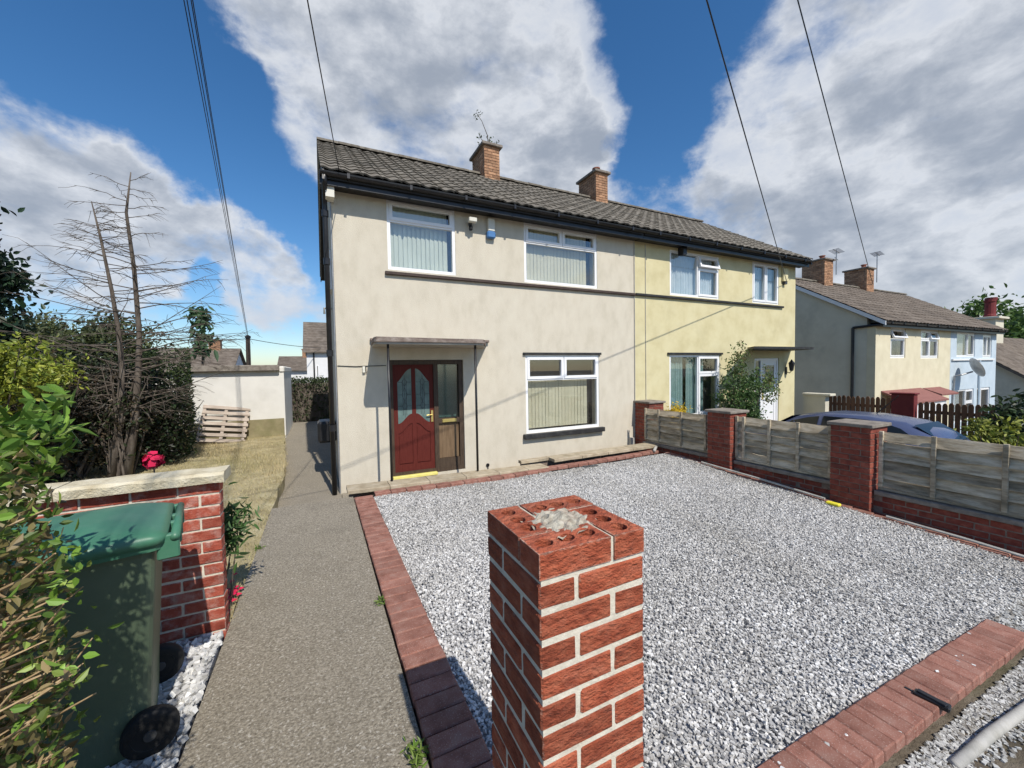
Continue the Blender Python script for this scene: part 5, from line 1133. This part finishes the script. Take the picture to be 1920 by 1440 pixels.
def side(y, t, sgx):      # point on the car flank between belt (t=0) and roof edge (t=1)
    for p, q in zip(ST, ST[1:]):
        if p[0] <= y <= q[0]:
            u = (y-p[0])/(q[0]-p[0]); a, b, zb_, zr, c = [p[k]+(q[k]-p[k])*u for k in range(1, 6)]
            pts = [(b*.985, zb_), ((b+c)/2*.985, (zb_+zr)/2), (c, zr-.035*(zr > zb_+.1))]
            P0, P1 = (pts[0], pts[1]) if t < .5 else (pts[1], pts[2]); v = t*2 if t < .5 else t*2-1
            return Vector((10.2+sgx*(P0[0]+(P1[0]-P0[0])*v+.008), y, ZG+P0[1]+(P1[1]-P0[1])*v))
for sgx in (-1, 1):
    for ys_, tops in ((tuple(q+CY for q in ys_), tops) for ys_, tops in (((2.62, 2.74, 2.98, 3.12), (.66, .80, .93, .95)), ((3.2, 3.45, 3.75, 3.98), (.95, .95, .95, .95)), ((4.06, 4.3, 4.6, 4.86), (.95, .93, .84, .30)))):
        V = [side(y, .06, sgx) for y in ys_]+[side(y, .5, sgx) if tp_ > .5 else side(y, .15, sgx) for y, tp_ in zip(ys_, tops)]+[side(y, t, sgx) for y, t in zip(ys_, tops)]; k = len(ys_)
        MB().add(V, [(r*k+i, r*k+i+1, (r+1)*k+i+1, (r+1)*k+i) for r in range(2) for i in range(k-1)]).build('side_window', bpy.data.materials.get('dark_car_glass') or M('dark_car_glass', [(.008,.011,.014),(.014,.018,.022)], 2, .08, spec=.35), car, smooth=True)
dcg = bpy.data.materials['dark_car_glass']
MB().add([(10.2-.52,2.19+CY,ZG+1.09),(10.2+.52,2.19+CY,ZG+1.09),(10.2+.50,2.60+CY,ZG+1.365),(10.2-.50,2.60+CY,ZG+1.365)], [(0,1,2,3)]).build('rear_window', dcg, car)
MB().add([(10.2-.62,5.16+CY,ZG+1.01),(10.2+.62,5.16+CY,ZG+1.01),(10.2+.55,4.64+CY,ZG+1.345),(10.2-.55,4.64+CY,ZG+1.345)], [(0,1,2,3)]).build('windscreen', dcg, car)
for yy in (2.72+CY, 5.2+CY):
    for sx in (-1, 1):
        w = MB().lathe([(.20,-.09),(.30,-.09),(.31,0),(.30,.09),(.20,.09)], (10.2+sx*.77, yy, ZG+.30), 22, 'x').build('wheel', m_rub, car); MB().lathe([(.03,-.10),(.20,-.085),(.20,.085),(.03,.10)], (10.2+sx*.77, yy, ZG+.30), 18, 'x').build('rim', m_metal, w)
for sx in (-1, 1):
    MB().cbox(10.2+sx*.55-.12, 10.2+sx*.55+.12, 1.985+CY, 2.06+CY, ZG+.70, ZG+.90, .02).build('tail_light', m_rpot, car); MB().cbox(10.2+sx*.52-.13, 10.2+sx*.52+.13, 5.90+CY, 6.02+CY, ZG+.55, ZG+.68, .02).build('headlight', m_metal, car)
    MB().cbox(10.2+sx*.97-.08, 10.2+sx*.97+.08, 4.72+CY, 4.86+CY, ZG+.93, ZG+1.05, .02).build('wing_mirror', m_car, car)
MB().tube([(10.2,3.35+CY,ZG+1.46),(10.2,3.0+CY,ZG+1.86)], .008, 6).build('aerial', m_black, car)
# neighbour's boundary: low wall, gate, pickets and post
PX = 13.8
nw = MB().box(13.3, 13.5, 6.35, 6.93, -3.2, -.95); nw.cbox(13.25, 13.55, 6.2, 6.95, -.95, -.88, .01); tag(nw.build('garden_wall', m_gab), 'low cream rendered wall stub beyond the yellow house', 'wall')
g = thing('garden_gate', (13.2, 6.97, -3), 'dark timber gate beside the yellow house corner', 'gate')
for i in range(5): MB().cbox(12.97+i*.07, 13.03+i*.07, 7.4, 7.43, -2.9, -1.28, .004).build('board', m_pole, g)
MB().cbox(12.96, 13.33, 7.36, 7.398, -1.65, -1.58, .004).build('rail', m_pipe, g)
def pickets(y0, y1, zt, label):
    p = thing('picket_fence', (PX, (y0+y1)/2, -2.85), label, 'fence', 'picket fences of the neighbour')
    n = int((y1-y0)/.105)
    for i in range(n):
        y = y0+(i+.5)*(y1-y0)/n; t = zt+random.uniform(-.015, .015)
        MB().prism([(y-.044, -2.8), (y+.044, -2.8), (y+.044, t-.05), (y+.02, t), (y-.02, t), (y-.044, t-.05)], 'x', PX-.01, PX+.01).build('picket', m_pick, p)
    for z in (zt-.25, zt-1.2): MB().cbox(PX+.012, PX+.05, y0, y1, z-.04, z+.04, .004).build('rail', m_pick, p)
pickets(5.05, 6.62, -.95, 'brown picket fence left of the dark red gate post'); pickets(3.0, 4.52, -1.02, 'brown picket fence right of the dark red gate post')
rp_ = thing('gate_post', (PX, 4.78, -2.9), 'dark red boarded post between the two picket fences', 'post')
MB().cbox(PX-.1, PX+.1, 4.56, 5.02, -2.9, -.84, .01).build('post', m_rpot, rp_); MB().cbox(PX-.13, PX+.13, 4.53, 5.05, -.838, -.80, .01).build('post_cap', m_rpot, rp_)

# ------------------------------------------------------------------ small things on the ground
bt = thing('plastic_bracket', (2.87, .87, -1.83), 'black plastic bracket lying on the street side edging', 'bracket')
zb_ = float(gz(2.87, .9))+.022
MB().cbox(2.835, 2.885, .79, .925, zb_, zb_+.028, .005).xf(Matrix.Translation((2.86,.86,0)) @ Matrix.Rotation(rad(8),4,'Z') @ Matrix.Translation((-2.86,-.86,0))).build('housing', m_black, bt)
MB().cbox(2.842, 2.872, .80, .915, zb_+.028, zb_+.036, .003).build('ridge', m_black, bt); MB().cbox(2.845, 2.86, .925, .965, zb_, zb_+.016, .003).build('tongue', m_black, bt)
zr_ = float(ground_level(3.1, .66))
tag(MB().tube([(2.62,.705,zr_+.035),(3.0,.69,zr_+.03),(3.5,.665,zr_-.0),(4.3,.63,zr_-.04)], [.024,.025,.024,.024], 12).build('old_pipe', m_pipe, smooth=True), 'weathered grey pipe lying on the soil at the bottom right', 'pipe')
tag(MB().cbox(6.10, 6.17, 2.74, 2.90, float(gz(6.1,2.8))+.015, float(gz(6.1,2.8))+.055, .012).build('sponge', m_plast), 'yellow sponge at the foot of the nearest boundary pillar', 'sponge')
def strip(label, y0, y1, x): 
    z0, z1 = float(gz(6.15, y0))+.05, float(gz(6.15, y1))+.05
    tag(MB().tube([(x, y0, z0), (x+.01, (y0+y1)/2, (z0+z1)/2+.006), (x, y1, z1)], .016, 6).build('trim_strip', m_pipe), label, 'strip', 'pale strips along the boundary wall')
strip('pale plastic strip along the low wall below the near panel', 1.0, 2.30, 6.22); strip('pale plastic strip along the low wall below the far panels', 2.95, 4.9, 6.20)
tag(MB().tube([(4.15,5.70,-1.745),(4.42,5.62,-1.745)], .012, 6).build('metal_rod', m_hub), 'short grey rod lying on the gravel near the ledge', 'rod')
MB_ = MB().tube([(6.02,5.86,-1.70),(6.22,6.0,-1.66)], .03, 8); tag(MB_.build('drain_pipe', m_pipe, smooth=True), 'short grey pipe end at the corner of the ledge and fence', 'pipe')
# weeds on the neglected chimney
wd_ = thing('chimney_weed', (4.38, 10.2, 6.1), 'spindly weed growing out of the cream house chimney', 'weed')
MB().tube([(4.38,10.2,6.08),(4.36,10.2,6.4),(4.20,10.2,6.75),(4.05,10.2,6.92)], [.014,.011,.008,.004], 6).tube([(4.38,10.2,6.08),(4.2,10.2,6.24),(4.12,10.2,6.33)], .008, 5).tube([(4.40,10.2,6.08),(4.55,10.2,6.2),(4.64,10.2,6.26)], .008, 5).tube([(4.45,10.3,6.08),(4.45,10.3,6.38)], [.03,.015], 6).build('stem', m_bark, wd_)
P = np.concatenate([np.array([4.07,10.2,6.88])+RNG.normal(size=(26,3))*.06, np.array([4.16,10.2,6.30])+RNG.normal(size=(14,3))*.05, np.array([4.45,10.2,6.30])+RNG.normal(size=(22,3))*.08, np.array([4.62,10.2,6.26])+RNG.normal(size=(12,3))*.04]); leaves('foliage', P, .07, [(.06,.09,.03),(.09,.12,.05)], wd_, aspect=.4)
